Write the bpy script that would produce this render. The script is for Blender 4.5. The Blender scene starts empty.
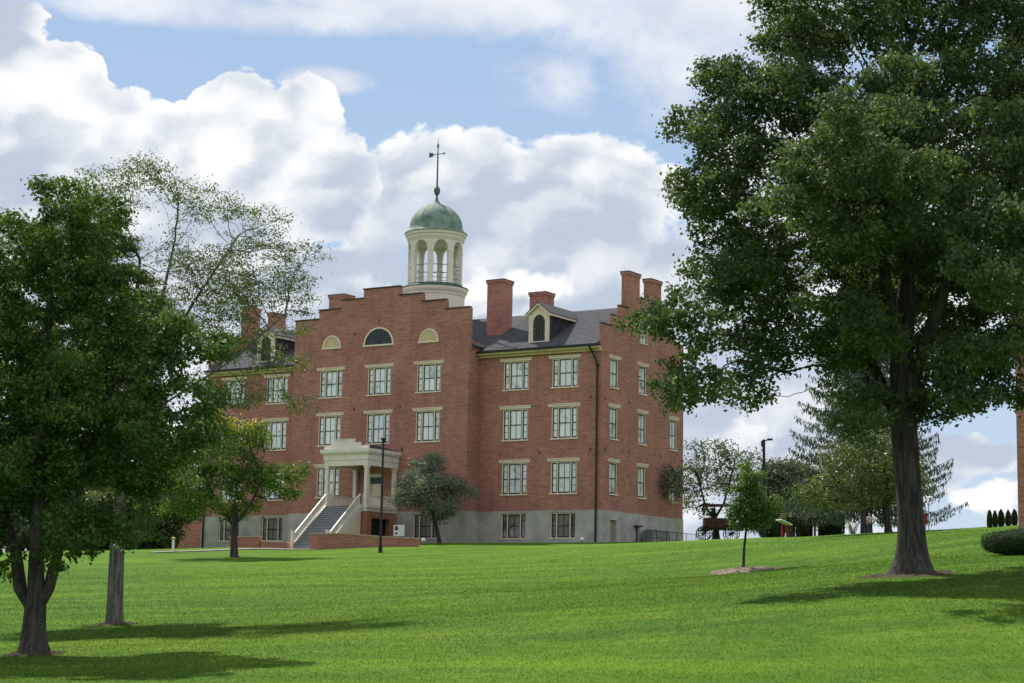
import bpy, bmesh, math, random
import numpy as np
from mathutils import Vector, Matrix
random.seed(7); RNG = np.random.default_rng(11)
SC = bpy.context.scene
COL = SC.collection
R = math.radians

# ------------------------------------------------------------------ camera model (the photographer's standpoint is the origin, eye level z = 0)
F, TH, RO = 1900.0, R(8.3524), R(1.04195)
YA = R(32.1718)
CORNER = Vector((6.5017, 136.0, 0))
EX = Vector((math.cos(YA), -math.sin(YA), 0)); EY = Vector((math.sin(YA), math.cos(YA), 0))
def W(px, py, d):
    a, b = px-512, py-341.5
    u = a*math.cos(RO)+b*math.sin(RO); v = -a*math.sin(RO)+b*math.cos(RO)
    r = Vector((u, F*math.cos(TH)+v*math.sin(TH), F*math.sin(TH)-v*math.cos(TH)))
    return r*(d/r.y)
def L(x, y, z=0):                       # hall coordinates -> world
    return CORNER+EX*x+EY*y+Vector((0, 0, z))

# ------------------------------------------------------------------ node helpers
class NT:
    def __init__(s, tree): s.t = tree; s.n = tree.nodes; s.l = tree.links
    def new(s, typ, **kw):
        nd = s.n.new(typ)
        for k, v in kw.items(): setattr(nd, k, v)
        return nd
    def put(s, sock, v):
        if v is None: return
        if isinstance(v, bpy.types.NodeSocket): s.l.new(v, sock)
        elif isinstance(v, (tuple, list)) and len(v) == 3 and sock.type == 'RGBA': sock.default_value = (*v, 1)
        else: sock.default_value = v
    def m(s, op, a, b=None, c=None, clamp=False):
        nd = s.new('ShaderNodeMath', operation=op, use_clamp=clamp)
        s.put(nd.inputs[0], a); s.put(nd.inputs[1], b); s.put(nd.inputs[2], c)
        return nd.outputs[0]
    def vm(s, op, a, b=None):
        nd = s.new('ShaderNodeVectorMath', operation=op)
        s.put(nd.inputs[0], a); s.put(nd.inputs[1], b)
        return nd.outputs[0]
    def noise(s, vec, scale, detail=4, rough=.55, dist=0.0, out=0, lac=2.0):
        nd = s.new('ShaderNodeTexNoise'); s.put(nd.inputs['Vector'], vec)
        nd.inputs['Scale'].default_value = scale; nd.inputs['Detail'].default_value = detail
        nd.inputs['Roughness'].default_value = rough; nd.inputs['Distortion'].default_value = dist
        nd.inputs['Lacunarity'].default_value = lac
        return nd.outputs[out]
    def ss(s, v, lo, hi, a=0.0, b=1.0):
        nd = s.new('ShaderNodeMapRange', interpolation_type='SMOOTHSTEP')
        s.put(nd.inputs['Value'], v); s.put(nd.inputs['From Min'], lo); s.put(nd.inputs['From Max'], hi)
        s.put(nd.inputs['To Min'], a); s.put(nd.inputs['To Max'], b)
        return nd.outputs[0]
    def mix(s, f, a, b, mode='MIX'):
        nd = s.new('ShaderNodeMix', data_type='RGBA', blend_type=mode)
        s.put(nd.inputs[0], f); s.put(nd.inputs[6], a); s.put(nd.inputs[7], b)
        return nd.outputs[2]
    def mapping(s, vec, scale=(1, 1, 1), loc=(0, 0, 0), rot=(0, 0, 0)):
        nd = s.new('ShaderNodeMapping'); s.put(nd.inputs['Vector'], vec)
        nd.inputs['Scale'].default_value = scale; nd.inputs['Location'].default_value = loc; nd.inputs['Rotation'].default_value = rot
        return nd.outputs[0]

def new_mat(name):
    m = bpy.data.materials.new(name); m.use_nodes = True
    t = NT(m.node_tree); b = t.n['Principled BSDF']
    return m, t, b
def simple(name, col, rough=.6, var=.15, scale=1.5, spec=.4, metal=0, fine=0):
    m, t, b = new_mat(name)
    co = t.new('ShaderNodeTexCoord').outputs['Object']
    n = t.noise(co, scale, 5, .6)
    f = t.ss(n, .3, .7)
    c = t.mix(f, tuple(x*(1-var) for x in col), tuple(min(1, x*(1+var)) for x in col))
    t.put(b.inputs['Base Color'], c)
    b.inputs['Roughness'].default_value = rough; b.inputs['Specular IOR Level'].default_value = spec; b.inputs['Metallic'].default_value = metal
    if fine:
        bp = t.new('ShaderNodeBump'); bp.inputs['Strength'].default_value = fine; bp.inputs['Distance'].default_value = .03
        t.put(bp.inputs['Height'], t.noise(co, scale*8, 6, .7)); t.put(b.inputs['Normal'], bp.outputs[0])
    return m

def brick_mat(name, c1=(.54, .225, .162), c2=(.36, .135, .102), mortar=(.50, .37, .31)):
    m, t, b = new_mat(name)
    co = t.new('ShaderNodeTexCoord').outputs['Object']
    sx = t.new('ShaderNodeSeparateXYZ'); t.put(sx.inputs[0], co)
    cb = t.new('ShaderNodeCombineXYZ'); t.put(cb.inputs[0], t.m('ADD', sx.outputs[0], sx.outputs[1])); t.put(cb.inputs[1], sx.outputs[2])
    br = t.new('ShaderNodeTexBrick'); t.put(br.inputs['Vector'], cb.outputs[0])
    br.inputs['Scale'].default_value = 1; br.inputs['Brick Width'].default_value = .22; br.inputs['Row Height'].default_value = .075
    br.inputs['Mortar Size'].default_value = .006; br.inputs['Bias'].default_value = -.1
    t.put(br.inputs['Color1'], c1); t.put(br.inputs['Color2'], c2); t.put(br.inputs['Mortar'], mortar)
    big = t.noise(cb.outputs[0], .35, 6, .62)
    c = t.mix(t.ss(big, .35, .68), t.mix(.35, br.outputs[0], (.28, .118, .10)), t.mix(.25, br.outputs[0], (.60, .29, .22)))
    streak = t.noise(t.mapping(cb.outputs[0], (1.6, .22, 1)), 1, 5, .65)
    c = t.mix(t.ss(streak, .5, .72, 0, .38), c, (.20, .10, .085))
    pal = t.noise(t.mapping(cb.outputs[0], (1.2, 5, 1), (7, 3, 0)), 1, 5, .7)
    c = t.mix(t.ss(pal, .53, .72, 0, .55), c, (.56, .32, .25))
    ln = t.noise(t.mapping(cb.outputs[0], (.8, 9, 1), (2, 9, 0)), 1, 4, .7)
    c = t.mix(t.ss(ln, .36, .5, .6, 0), c, (.19, .085, .072))
    sp = t.noise(t.mapping(cb.outputs[0], (4, 9, 1), (5, 1, 0)), 1, 3, .7)
    c = t.mix(t.ss(sp, .56, .7, 0, .45), c, (.66, .42, .34)); c = t.mix(t.ss(sp, .3, .42, .5, 0), c, (.16, .07, .06))
    t.put(b.inputs['Base Color'], c); b.inputs['Roughness'].default_value = .9; b.inputs['Specular IOR Level'].default_value = .2
    bp = t.new('ShaderNodeBump'); bp.inputs['Strength'].default_value = .5; bp.inputs['Distance'].default_value = .02
    t.put(bp.inputs['Height'], br.outputs['Fac']); bp.invert = True; t.put(b.inputs['Normal'], bp.outputs[0])
    return m

def leaf_mat(name, c_dark, c_light, trans=.35, gloss=.45, rough=.42, turn=None):
    m, t, b = new_mat(name)
    at = t.new('ShaderNodeAttribute', attribute_name='tint').outputs['Fac']
    co = t.new('ShaderNodeTexCoord').outputs['Object']
    n = t.noise(co, .8, 3, .5)
    f = t.m('ADD', t.m('MULTIPLY', at, .65), t.m('MULTIPLY', t.ss(n, .35, .65), .35))
    c = t.mix(f, c_dark, c_light)
    if turn: c = t.mix(t.ss(at, .38, .6), t.mix(t.m('ADD', t.m('MULTIPLY', at, 2), t.m('MULTIPLY', n, .3)), c_dark, c_light), turn)
    t.put(b.inputs['Base Color'], c); b.inputs['Roughness'].default_value = rough; b.inputs['Specular IOR Level'].default_value = gloss
    tr = t.new('ShaderNodeBsdfTranslucent'); t.put(tr.inputs[0], t.mix(.5, t.mix(1.0, c, (1.5, 1.35, .5), 'MULTIPLY'), c))
    mx = t.new('ShaderNodeMixShader'); mx.inputs[0].default_value = trans
    t.l.new(b.outputs[0], mx.inputs[1]); t.l.new(tr.outputs[0], mx.inputs[2])
    t.l.new(mx.outputs[0], t.n['Material Output'].inputs[0])
    return m

def bark_mat(name, c1=(.085, .068, .055), c2=(.2, .17, .14)):
    m, t, b = new_mat(name)
    co = t.new('ShaderNodeTexCoord').outputs['Object']
    n = t.noise(t.mapping(co, (9, 9, .9)), 1.2, 7, .65, .4)
    n2 = t.noise(co, .7, 4)
    c = t.mix(t.ss(n, .38, .66), c1, c2); c = t.mix(t.ss(n2, .5, .75, 0, .35), c, (.12, .13, .09))
    t.put(b.inputs['Base Color'], c); b.inputs['Roughness'].default_value = .95; b.inputs['Specular IOR Level'].default_value = .1
    bp = t.new('ShaderNodeBump'); bp.inputs['Strength'].default_value = .9; bp.inputs['Distance'].default_value = .05
    t.put(bp.inputs['Height'], n); t.put(b.inputs['Normal'], bp.outputs[0])
    return m

def pane_mat(name, base, dark, fold=1.0):
    m, t, b = new_mat(name)
    tc = t.new('ShaderNodeTexCoord'); co = tc.outputs['Object']
    oi = t.new('ShaderNodeObjectInfo')
    off = t.vm('ADD', co, t.vm('SCALE', (1, 1, 1), None))
    cb = t.new('ShaderNodeCombineXYZ'); t.put(cb.inputs[0], t.m('MULTIPLY', oi.outputs['Random'], 40)); t.put(cb.inputs[2], t.m('MULTIPLY', oi.outputs['Random'], 17))
    v = t.vm('ADD', co, cb.outputs[0])
    folds = t.noise(t.mapping(v, (9, 9, .5)), 1, 3, .5)
    big = t.noise(v, .8, 3, .5)
    c = t.mix(t.ss(folds, .3, .7), tuple(x*.82 for x in base), base)
    c = t.mix(t.ss(big, .52, .66, 0, fold), c, dark)
    t.put(b.inputs['Base Color'], c); b.inputs['Roughness'].default_value = .55
    b.inputs['Coat Weight'].default_value = 1; b.inputs['Coat Roughness'].default_value = .03; b.inputs['Coat IOR'].default_value = 1.75
    bp = t.new('ShaderNodeBump'); bp.inputs['Strength'].default_value = .08; bp.inputs['Distance'].default_value = .05
    t.put(bp.inputs['Height'], t.noise(v, 1.8, 2)); t.put(b.inputs['Coat Normal'], bp.outputs[0])
    return m

M = {}
M['brick'] = brick_mat('hall brick')
M['brick2'] = brick_mat('orange brick', (.50, .19, .12), (.40, .14, .09))
M['concrete'] = simple('grey rendered basement', (.45, .42, .395), .85, .2, .7, .2, fine=.2)
M['cream'] = simple('cream paint', (.82, .67, .53), .55, .08, 1.2)
M['white'] = simple('off white paint', (.78, .71, .62), .55, .07, 1.0)
M['whitec'] = simple('ivory cupola paint', (.82, .74, .65), .6, .06, .7)
M['ochre'] = simple('ochre trim paint', (.60, .48, .26), .6, .1, 1.0)
M['sash'] = simple('dark green sash paint', (.022, .03, .027), .4, .2)
M['black'] = simple('black metal', (.015, .015, .017), .45, .2)
M['coping'] = simple('brown coping stone', (.075, .05, .045), .8, .3)
M['slate'] = simple('slate roof', (.095, .096, .106), .95, .13, 2.2, .05, fine=.3)
M['slate_dark'] = simple('dark slate with cheek shade', (.055, .058, .068), .95, .25, 2.2, .05)  # darker slate copy; the shade on the dormer cheeks is put into its colour
M['copper'] = simple('green copper', (.20, .27, .225), .75, .35, 1.3, .2, fine=.3)
M['copper_dark'] = simple('dark copper', (.07, .13, .11), .6, .3, 2.0, .4)
M['pane'] = pane_mat('curtained pane', (.93, .96, .97), (.14, .18, .2), .55)
M['pane_low'] = pane_mat('basement pane', (.2, .19, .16), (.03, .035, .035), .9)
M['pane_dark'] = pane_mat('dark pane', (.03, .035, .045), (.01, .014, .02), .6)
M['pane_dark'].node_tree.nodes['Principled BSDF'].inputs['Coat Weight'].default_value = .12
M['step'] = simple('slate blue treads', (.12, .125, .15), .7, .15)
M['riser'] = simple('pale riser', (.36, .35, .37), .7, .1)
M['bark'] = bark_mat('grey brown bark', (.085, .08, .075), (.22, .205, .185))
M['bark_dark'] = bark_mat('dark bark', (.038, .034, .032), (.10, .09, .083))
M['mulch'] = simple('brown bark mulch', (.22, .17, .135), .95, .45, 9, .1, fine=1)
M['soil'] = simple('bare soil', (.085, .072, .045), .95, .35, 5, .1, fine=1)
M['path'] = simple('grey path', (.19, .18, .16), .9, .15, 1.5, .2)
M['red'] = simple('red paint', (.30, .02, .018), .55, .15)
M['wood'] = simple('brown boards', (.075, .035, .026), .8, .35, 4)
M['steel'] = simple('grey metal', (.25, .26, .27), .5, .1, 2, .5, .4)
M['stone'] = simple('pale stone cap', (.46, .33, .26), .8, .12, 2)
M['skin'] = simple('skin', (.42, .23, .16), .6, .05)
M['shirt'] = simple('grey pink shirt', (.42, .35, .38), .85, .12, 6)
M['jeans'] = simple('dark blue trousers', (.03, .04, .07), .85, .15, 6)
M['hair'] = simple('dark hair', (.03, .02, .015), .7, .2)
M['door'] = simple('beige door paint', (.34, .29, .21), .6, .08)
M['lampglass'] = simple('white globe', (.8, .8, .78), .3, .03)

def grass_mat(blades=False):
    m, t, b = new_mat('lawn blades' if blades else 'lawn')
    g = t.new('ShaderNodeNewGeometry').outputs['Position']
    big = t.noise(g, .045, 4, .55); mid = t.noise(t.mapping(g, (.5, 1, 1)), .45, 6, .7)
    fine = t.noise(g, 2.6, 5, .7)
    vfine = t.noise(g, 11, 3, .7)
    c = t.mix(t.ss(big, .35, .65), (.048, .115, .011), (.072, .152, .013))
    c = t.mix(t.ss(mid, .45, .72, 0, .75), c, (.142, .225, .022))
    c = t.mix(t.ss(fine, .42, .72, 0, .55), c, (.125, .20, .028))
    c = t.mix(t.ss(fine, .3, .46, .45, 0), c, (.045, .11, .010))
    c = t.mix(t.ss(vfine, .36, .6, .4, 0), c, (.035, .09, .008))
    straw = t.noise(t.mapping(g, (1, 1, 1), (31, 7, 0)), .22, 6, .75)
    c = t.mix(t.ss(straw, .58, .76, 0, .55), c, (.17, .19, .055))
    band = t.noise(t.mapping(g, (.06, .35, 1), (4, 9, 0)), 1, 4, .6)
    c = t.mix(t.ss(band, .5, .68, 0, .5), c, (.130, .215, .015)); c = t.mix(t.ss(band, .32, .46, .4, 0), c, (.030, .078, .010))
    if blades:
        at = t.new('ShaderNodeAttribute', attribute_name='tint').outputs['Fac']
        c = t.mix(t.m('MULTIPLY', at, .5), c, (.15, .25, .028))
    t.put(b.inputs['Base Color'], c); b.inputs['Roughness'].default_value = .9; b.inputs['Specular IOR Level'].default_value = .05
    if not blades:
        bp = t.new('ShaderNodeBump'); bp.inputs['Strength'].default_value = .6; bp.inputs['Distance'].default_value = .05
        h = t.m('ADD', t.noise(g, 4, 4, .7), t.m('MULTIPLY', t.noise(g, 18, 3, .7), .5))
        t.put(bp.inputs['Height'], h); t.put(b.inputs['Normal'], bp.outputs[0])
    else:
        tr = t.new('ShaderNodeBsdfTranslucent'); t.put(tr.inputs[0], c); t.put(b.inputs['Normal'], t.vm('NORMALIZE', t.vm('ADD', (0, 0, .8), t.vm('MULTIPLY', t.new('ShaderNodeNewGeometry').outputs['Normal'], (.35, .35, .35)))))
        mx = t.new('ShaderNodeMixShader'); mx.inputs[0].default_value = .25
        t.l.new(b.outputs[0], mx.inputs[1]); t.l.new(tr.outputs[0], mx.inputs[2]); t.l.new(mx.outputs[0], t.n['Material Output'].inputs[0])
    return m
M['grass'] = grass_mat(); M['blades'] = grass_mat(True)

# ------------------------------------------------------------------ object helpers
def link(name, me, mat=None, parent=None):
    o = bpy.data.objects.new(name, me); COL.objects.link(o)
    if mat is not None and me is not None:
        for mm in (mat if isinstance(mat, (list, tuple)) else [mat]): me.materials.append(mm)
    if parent is not None: o.parent = parent
    return o
def tag(o, label=None, cat=None, group=None, kind=None):
    if label: o['label'] = label
    if cat: o['category'] = cat
    if group: o['group'] = group
    if kind: o['kind'] = kind
    return o
def empty(name, loc=(0, 0, 0), rz=0.0):
    o = bpy.data.objects.new(name, None); COL.objects.link(o); o.location = loc; o.rotation_euler = (0, 0, rz); o.empty_display_size = .2
    return o
def kids(o): return [c for c in bpy.data.objects if c.parent == o]
def copy_tree(o, parent=None):
    c = o.copy(); COL.objects.link(c); c.parent = parent
    for ch in kids(o): copy_tree(ch, c)
    return c
class MB:
    def __init__(s): s.v = []; s.f = []; s.mi = []; s.cur = 0
    def face(s, pts):
        b = len(s.v); s.v += [tuple(p) for p in pts]; s.f.append(tuple(range(b, b+len(pts)))); s.mi.append(s.cur)
    def box(s, x0, x1, y0, y1, z0, z1):
        b = len(s.v)
        s.v += [(x, y, z) for z in (z0, z1) for y in (y0, y1) for x in (x0, x1)]
        for q in ((0, 2, 3, 1), (4, 5, 7, 6), (0, 1, 5, 4), (2, 6, 7, 3), (0, 4, 6, 2), (1, 3, 7, 5)):
            s.f.append(tuple(b+i for i in q)); s.mi.append(s.cur)
    def prism(s, poly, axis, a0, a1):
        # poly of 2d points swept along axis ('x': (y,z) ; 'y': (x,z) ; 'z': (x,y))
        def P(p, a): return {'x': (a, p[0], p[1]), 'y': (p[0], a, p[1]), 'z': (p[0], p[1], a)}[axis]
        n = len(poly); b = len(s.v)
        s.v += [P(p, a0) for p in poly]+[P(p, a1) for p in poly]
        s.f.append(tuple(b+i for i in range(n))); s.f.append(tuple(b+n+i for i in reversed(range(n)))); s.mi += [s.cur]*2
        for i in range(n):
            j = (i+1) % n; s.f.append((b+i, b+n+i, b+n+j, b+j)); s.mi.append(s.cur)
    def tube(s, pts, rad, n=8, cap=True):
        pts = [Vector(p) for p in pts]; rads = rad if isinstance(rad, (list, tuple)) else [rad]*len(pts)
        b = len(s.v); prev = None
        for i, p in enumerate(pts):
            d = (pts[min(i+1, len(pts)-1)]-pts[max(i-1, 0)]).normalized()
            if prev is None: a = Vector((1, 0, 0)) if abs(d.x) < .8 else Vector((0, 1, 0))
            else: a = prev
            u = (a-d*a.dot(d)).normalized(); prev = u; w = d.cross(u)
            for k in range(n):
                t = 2*math.pi*k/n; s.v.append(tuple(p+(u*math.cos(t)+w*math.sin(t))*rads[i]))
        for i in range(len(pts)-1):
            for k in range(n):
                k2 = (k+1) % n; s.f.append((b+i*n+k, b+i*n+k2, b+(i+1)*n+k2, b+(i+1)*n+k)); s.mi.append(s.cur)
        if cap:
            s.f.append(tuple(b+k for k in reversed(range(n)))); s.f.append(tuple(b+(len(pts)-1)*n+k for k in range(n))); s.mi += [s.cur]*2
    def lathe(s, prof, n=48, c=(0, 0)):
        b = len(s.v)
        for r, z in prof:
            for k in range(n):
                t = 2*math.pi*k/n; s.v.append((c[0]+r*math.cos(t), c[1]+r*math.sin(t), z))
        for i in range(len(prof)-1):
            for k in range(n):
                k2 = (k+1) % n; s.f.append((b+i*n+k, b+i*n+k2, b+(i+1)*n+k2, b+(i+1)*n+k)); s.mi.append(s.cur)
        s.f.append(tuple(b+k for k in reversed(range(n)))); s.f.append(tuple(b+(len(prof)-1)*n+k for k in range(n))); s.mi += [s.cur]*2
    def slab(s, us, zs, inside, place, t0=0.0, t1=.4):
        # a wall slab of cells; inside(u,z) says which cells are solid; place(u,depth,z) -> point
        us = sorted(set(round(u, 4) for u in us)); zs = sorted(set(round(z, 4) for z in zs))
        nu, nz = len(us)-1, len(zs)-1
        g = [[inside((us[i]+us[i+1])/2, (zs[j]+zs[j+1])/2) for j in range(nz)] for i in range(nu)]
        ok = lambda i, j: 0 <= i < nu and 0 <= j < nz and g[i][j]
        for i in range(nu):
            for j in range(nz):
                if not g[i][j]: continue
                u0, u1, z0, z1 = us[i], us[i+1], zs[j], zs[j+1]
                s.face([place(u0, t0, z0), place(u1, t0, z0), place(u1, t0, z1), place(u0, t0, z1)])
                s.face([place(u0, t1, z0), place(u0, t1, z1), place(u1, t1, z1), place(u1, t1, z0)])
                if not ok(i-1, j): s.face([place(u0, t0, z0), place(u0, t0, z1), place(u0, t1, z1), place(u0, t1, z0)])
                if not ok(i+1, j): s.face([place(u1, t0, z0), place(u1, t1, z0), place(u1, t1, z1), place(u1, t0, z1)])
                if not ok(i, j-1): s.face([place(u0, t0, z0), place(u0, t1, z0), place(u1, t1, z0), place(u1, t0, z0)])
                if not ok(i, j+1): s.face([place(u0, t0, z1), place(u1, t0, z1), place(u1, t1, z1), place(u0, t1, z1)])
    def build(s, name, mat, parent=None, smooth=False, recalc=True, loc=None):
        me = bpy.data.meshes.new(name); me.from_pydata(s.v, [], s.f)
        me.polygons.foreach_set('material_index', s.mi)
        if recalc:
            bm = bmesh.new(); bm.from_mesh(me); bmesh.ops.remove_doubles(bm, verts=bm.verts, dist=1e-5)
            bmesh.ops.recalc_face_normals(bm, faces=bm.faces); bm.to_mesh(me); bm.free()
        if smooth:
            me.polygons.foreach_set('use_smooth', [True]*len(me.polygons))
        me.update()
        o = link(name, me, mat, parent)
        if loc is not None: o.location = loc
        return o

# ------------------------------------------------------------------ terrain
def hallpt(x, y, z): p = L(x, y); return (p.x, p.y, z)
ctl = []
for px in (-300, 0, 256, 512, 768, 1024, 1300):
    p = W(px, 620, 12); ctl.append((p.x, 12, -1.5)); p = W(px, 620, 0.5); ctl.append((p.x+(px-512)*.03, 0, -1.6))
for px, py, d in [(-150, 684, 38), (0, 683, 38), (256, 683, 38), (512, 683, 38), (768, 683, 38), (1024, 683, 38), (1200, 684, 38),
                  (-250, 650, 47), (33, 655, 47), (115, 625, 60), (400, 612, 60), (650, 596, 60), (912, 575, 60), (1150, 562, 60),
                  (-250, 622, 60), (320, 640, 48), (700, 630, 46), (950, 615, 46),
                  (743, 571, 85), (500, 578, 88), (250, 582, 88), (0, 590, 88), (-250, 592, 88),
                  (234, 557.5, 125), (381, 553, 128), (100, 557, 130), (-80, 560, 130), (560, 546.5, 126),
                  (770, 537.5, 126), (840, 535.5, 124), (888, 533, 112), (960, 530, 110), (1000, 526.5, 110), (1080, 524, 110), (1200, 524, 110),
                  (690, 541, 130), (770, 539, 150), (840, 537.5, 150), (960, 533, 150), (1080, 530, 150), (700, 541.5, 150),
                  (1010, 556, 72), (1017, 534.5, 88), (1200, 535, 88), (1200, 556, 72),
                  (185, 552, 158), (100, 553, 165), (-100, 556, 165)]:
    p = W(px, py, d); ctl.append(tuple(p))
for x, y, z in [(0, -.2, 5.62), (-7, -.2, 5.62), (-10, -1.8, 5.58), (-16, -2.5, 5.45), (-12, -9.8, 4.98), (-19, -10, 4.78), (-25.5, -9.6, 5.0), (-30, -1, 5.15), (-37, -.5, 5.2),
                (1, 4, 5.75), (1, 13, 5.8), (-5, 16, 5.8), (-20, 16, 5.6), (-37, 16, 5.4)]:
    ctl.append(hallpt(x, y, z))
for x in (-80, -40, 0, 40, 80): ctl.append((x, 210, 5.0))
CT = np.array(ctl)
def _phi(r2): return np.where(r2 > 1e-9, r2*np.log(np.maximum(r2, 1e-9))*.5, 0)
def _solve():
    P = CT[:, :2]/50; n = len(P)
    K = _phi(((P[:, None]-P[None])**2).sum(-1))+np.eye(n)*2e-4
    A = np.zeros((n+3, n+3)); A[:n, :n] = K; A[:n, n] = 1; A[:n, n+1:] = P; A[n, :n] = 1; A[n+1:, :n] = P.T
    return np.linalg.solve(A, np.r_[CT[:, 2], 0, 0, 0])
WT = _solve()
def hts(X, Y):
    X = np.atleast_1d(np.asarray(X, float)); Y = np.atleast_1d(np.asarray(Y, float))
    xc = np.clip(X, -75, 75); yc = np.clip(Y, 0, 205)
    P = CT[:, :2]/50; out = np.zeros(len(X))
    for a in range(0, len(X), 20000):
        q = np.stack([xc[a:a+20000], yc[a:a+20000]], 1)/50
        out[a:a+20000] = _phi(((q[:, None]-P[None])**2).sum(-1))@WT[:len(P)]+WT[len(P)]+q@WT[len(P)+1:]
    out = out+((np.abs(X) < 80) & (Y > -5) & (Y < 210))*(.035*np.sin(X*.31+1.3*np.sin(Y*.17))*np.sin(Y*.23+X*.05))
    far = np.clip((Y-205)/500, 0, 1)
    out = out*(1-far)+(-25)*far
    return out
def H(x, y): return float(hts([x], [y])[0])
def ground(px, py, d):                       # ground point under pixel column px at depth d
    p = W(px, py, d); return Vector((p.x, d, H(p.x, d)))

def make_terrain():
    def axis(lo, hi, step, ext):
        c = list(np.arange(lo, hi+.01, step)); s = step; a = hi
        while a < ext: s *= 1.35; a += s; c.append(a)
        s = step; a = lo
        while a > -ext: s *= 1.35; a -= s; c.insert(0, a)
        return np.array(c)
    xs = axis(-70, 70, .7, 6000); ys = axis(0, 200, .7, 6000)
    X, Y = np.meshgrid(xs, ys); Z = hts(X.ravel(), Y.ravel())
    X = X.ravel(); Y = Y.ravel()
    nx, ny = len(xs), len(ys)
    me = bpy.data.meshes.new('lawn'); me.vertices.add(nx*ny)
    me.vertices.foreach_set('co', np.stack([X, Y, Z], 1).ravel())
    i, j = np.meshgrid(np.arange(nx-1), np.arange(ny-1)); b = (j*nx+i).ravel()
    q = np.stack([b, b+1, b+nx+1, b+nx], 1).ravel(); n = len(b)
    me.loops.add(4*n); me.loops.foreach_set('vertex_index', q); me.polygons.add(n)
    me.polygons.foreach_set('loop_start', np.arange(0, 4*n, 4)); me.polygons.foreach_set('use_smooth', np.ones(n, bool))
    me.update(calc_edges=True); me.validate()
    o = link('lawn', me, M['grass']); tag(o, 'wide mown green lawn rising to the brick hall', None, None, 'structure')
make_terrain()

def quads_mesh(name, V, mat, parent=None, tint=None, per=4):
    n = len(V)//per
    me = bpy.data.meshes.new(name); me.vertices.add(len(V)); me.vertices.foreach_set('co', V.astype(np.float32).ravel())
    me.loops.add(len(V)); me.loops.foreach_set('vertex_index', np.arange(len(V))); me.polygons.add(n)
    me.polygons.foreach_set('loop_start', np.arange(0, per*n, per)); me.update(calc_edges=True)
    if tint is not None:
        a = me.attributes.new('tint', 'FLOAT', 'FACE'); a.data.foreach_set('value', tint.astype(np.float32))
    return link(name, me, mat, parent)

def make_grass():
    # short tufts over the near lawn, thinning out with distance
    N = 420000
    u = RNG.random(N); d = 34+88*(1-np.sqrt(1-u))
    a = RNG.uniform(-.33, .33, N); X = d*a; Z = hts(X, d)
    th = RNG.uniform(0, 2*np.pi, N); w = RNG.uniform(.006, .013, N)*(d/40); h = RNG.uniform(.02, .055, N)
    ln = RNG.normal(0, .03, (N, 2))
    B = np.stack([X, d, Z-.01], 1); s = np.stack([np.cos(th)*w, np.sin(th)*w, 0*w], 1)
    T = B+np.stack([ln[:, 0], ln[:, 1], h], 1)
    V = np.stack([B-s, B+s, T], 1).reshape(-1, 3)
    o = quads_mesh('grass', V, M['blades'], None, RNG.random(N), per=3)
    tag(o, 'short mown grass blades covering the near lawn', 'grass', None, 'stuff')
make_grass()

# ------------------------------------------------------------------ trees
def unit(n):
    v = RNG.normal(size=(n, 3)); return v/np.linalg.norm(v, axis=1)[:, None]
def leaves(C, outward, size, aspect=.62, up=.35, droop=0.0):
    n = len(C); nr = unit(n)+outward*.5; nr[:, 2] += up; nr /= np.linalg.norm(nr, axis=1)[:, None]
    t = unit(n); t[:, 2] -= droop; t -= nr*(t*nr).sum(1)[:, None]; t /= np.linalg.norm(t, axis=1)[:, None]+1e-9
    b = np.cross(nr, t); s = size*RNG.uniform(.65, 1.3, n)[:, None]
    fold = nr*s*RNG.uniform(-.05, .2, n)[:, None]
    P0 = C-t*s*.5; P2 = C+t*s*.5; P1 = C+b*s*aspect*.5-t*s*.08+fold; P3 = C-b*s*aspect*.5-t*s*.08+fold
    return np.stack([P0, P1, P2, P3], 1).reshape(-1, 3)

def colonize(attr, nodes, parents, step, infl, kill, iters, trop=(0, 0, .05)):
    N = np.array(nodes, float); Pn = list(parents); A = attr.copy()
    dist = np.full(len(A), 1e9); near = np.zeros(len(A), int)
    def upd(new, off):
        nonlocal dist, near
        for a in range(0, len(new), 400):
            D = np.linalg.norm(A[:, None]-new[None, a:a+400], axis=2); k = D.argmin(1); dm = D[np.arange(len(A)), k]
            bt = dm < dist; dist[bt] = dm[bt]; near[bt] = off+a+k[bt]
    upd(N, 0)
    for it in range(iters):
        alive = dist > kill; A = A[alive]; dist = dist[alive]; near = near[alive]
        if not len(A): break
        act = dist < infl
        if not act.any():
            infl *= 1.4
            if infl > 60: break
            continue
        nch = np.bincount(np.array(Pn)[np.array(Pn) >= 0], minlength=len(N)); stuck = nch[near] > 4
        if stuck.any(): dist[stuck] = 0; act &= ~stuck
        if not act.any(): continue
        idx = near[act]; dv = A[act]-N[idx]; dv /= np.linalg.norm(dv, axis=1)[:, None]
        acc = np.zeros_like(N); np.add.at(acc, idx, dv); us = np.unique(idx)
        d = acc[us]; d /= np.linalg.norm(d, axis=1)[:, None]+1e-9
        d += np.array(trop)+RNG.normal(0, .12, d.shape); d /= np.linalg.norm(d, axis=1)[:, None]
        new = N[us]+d*step; off = len(N)
        N = np.vstack([N, new]); Pn += list(us); upd(new, off)
        if len(N) > 26000: break
    return N, np.array(Pn)

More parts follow.
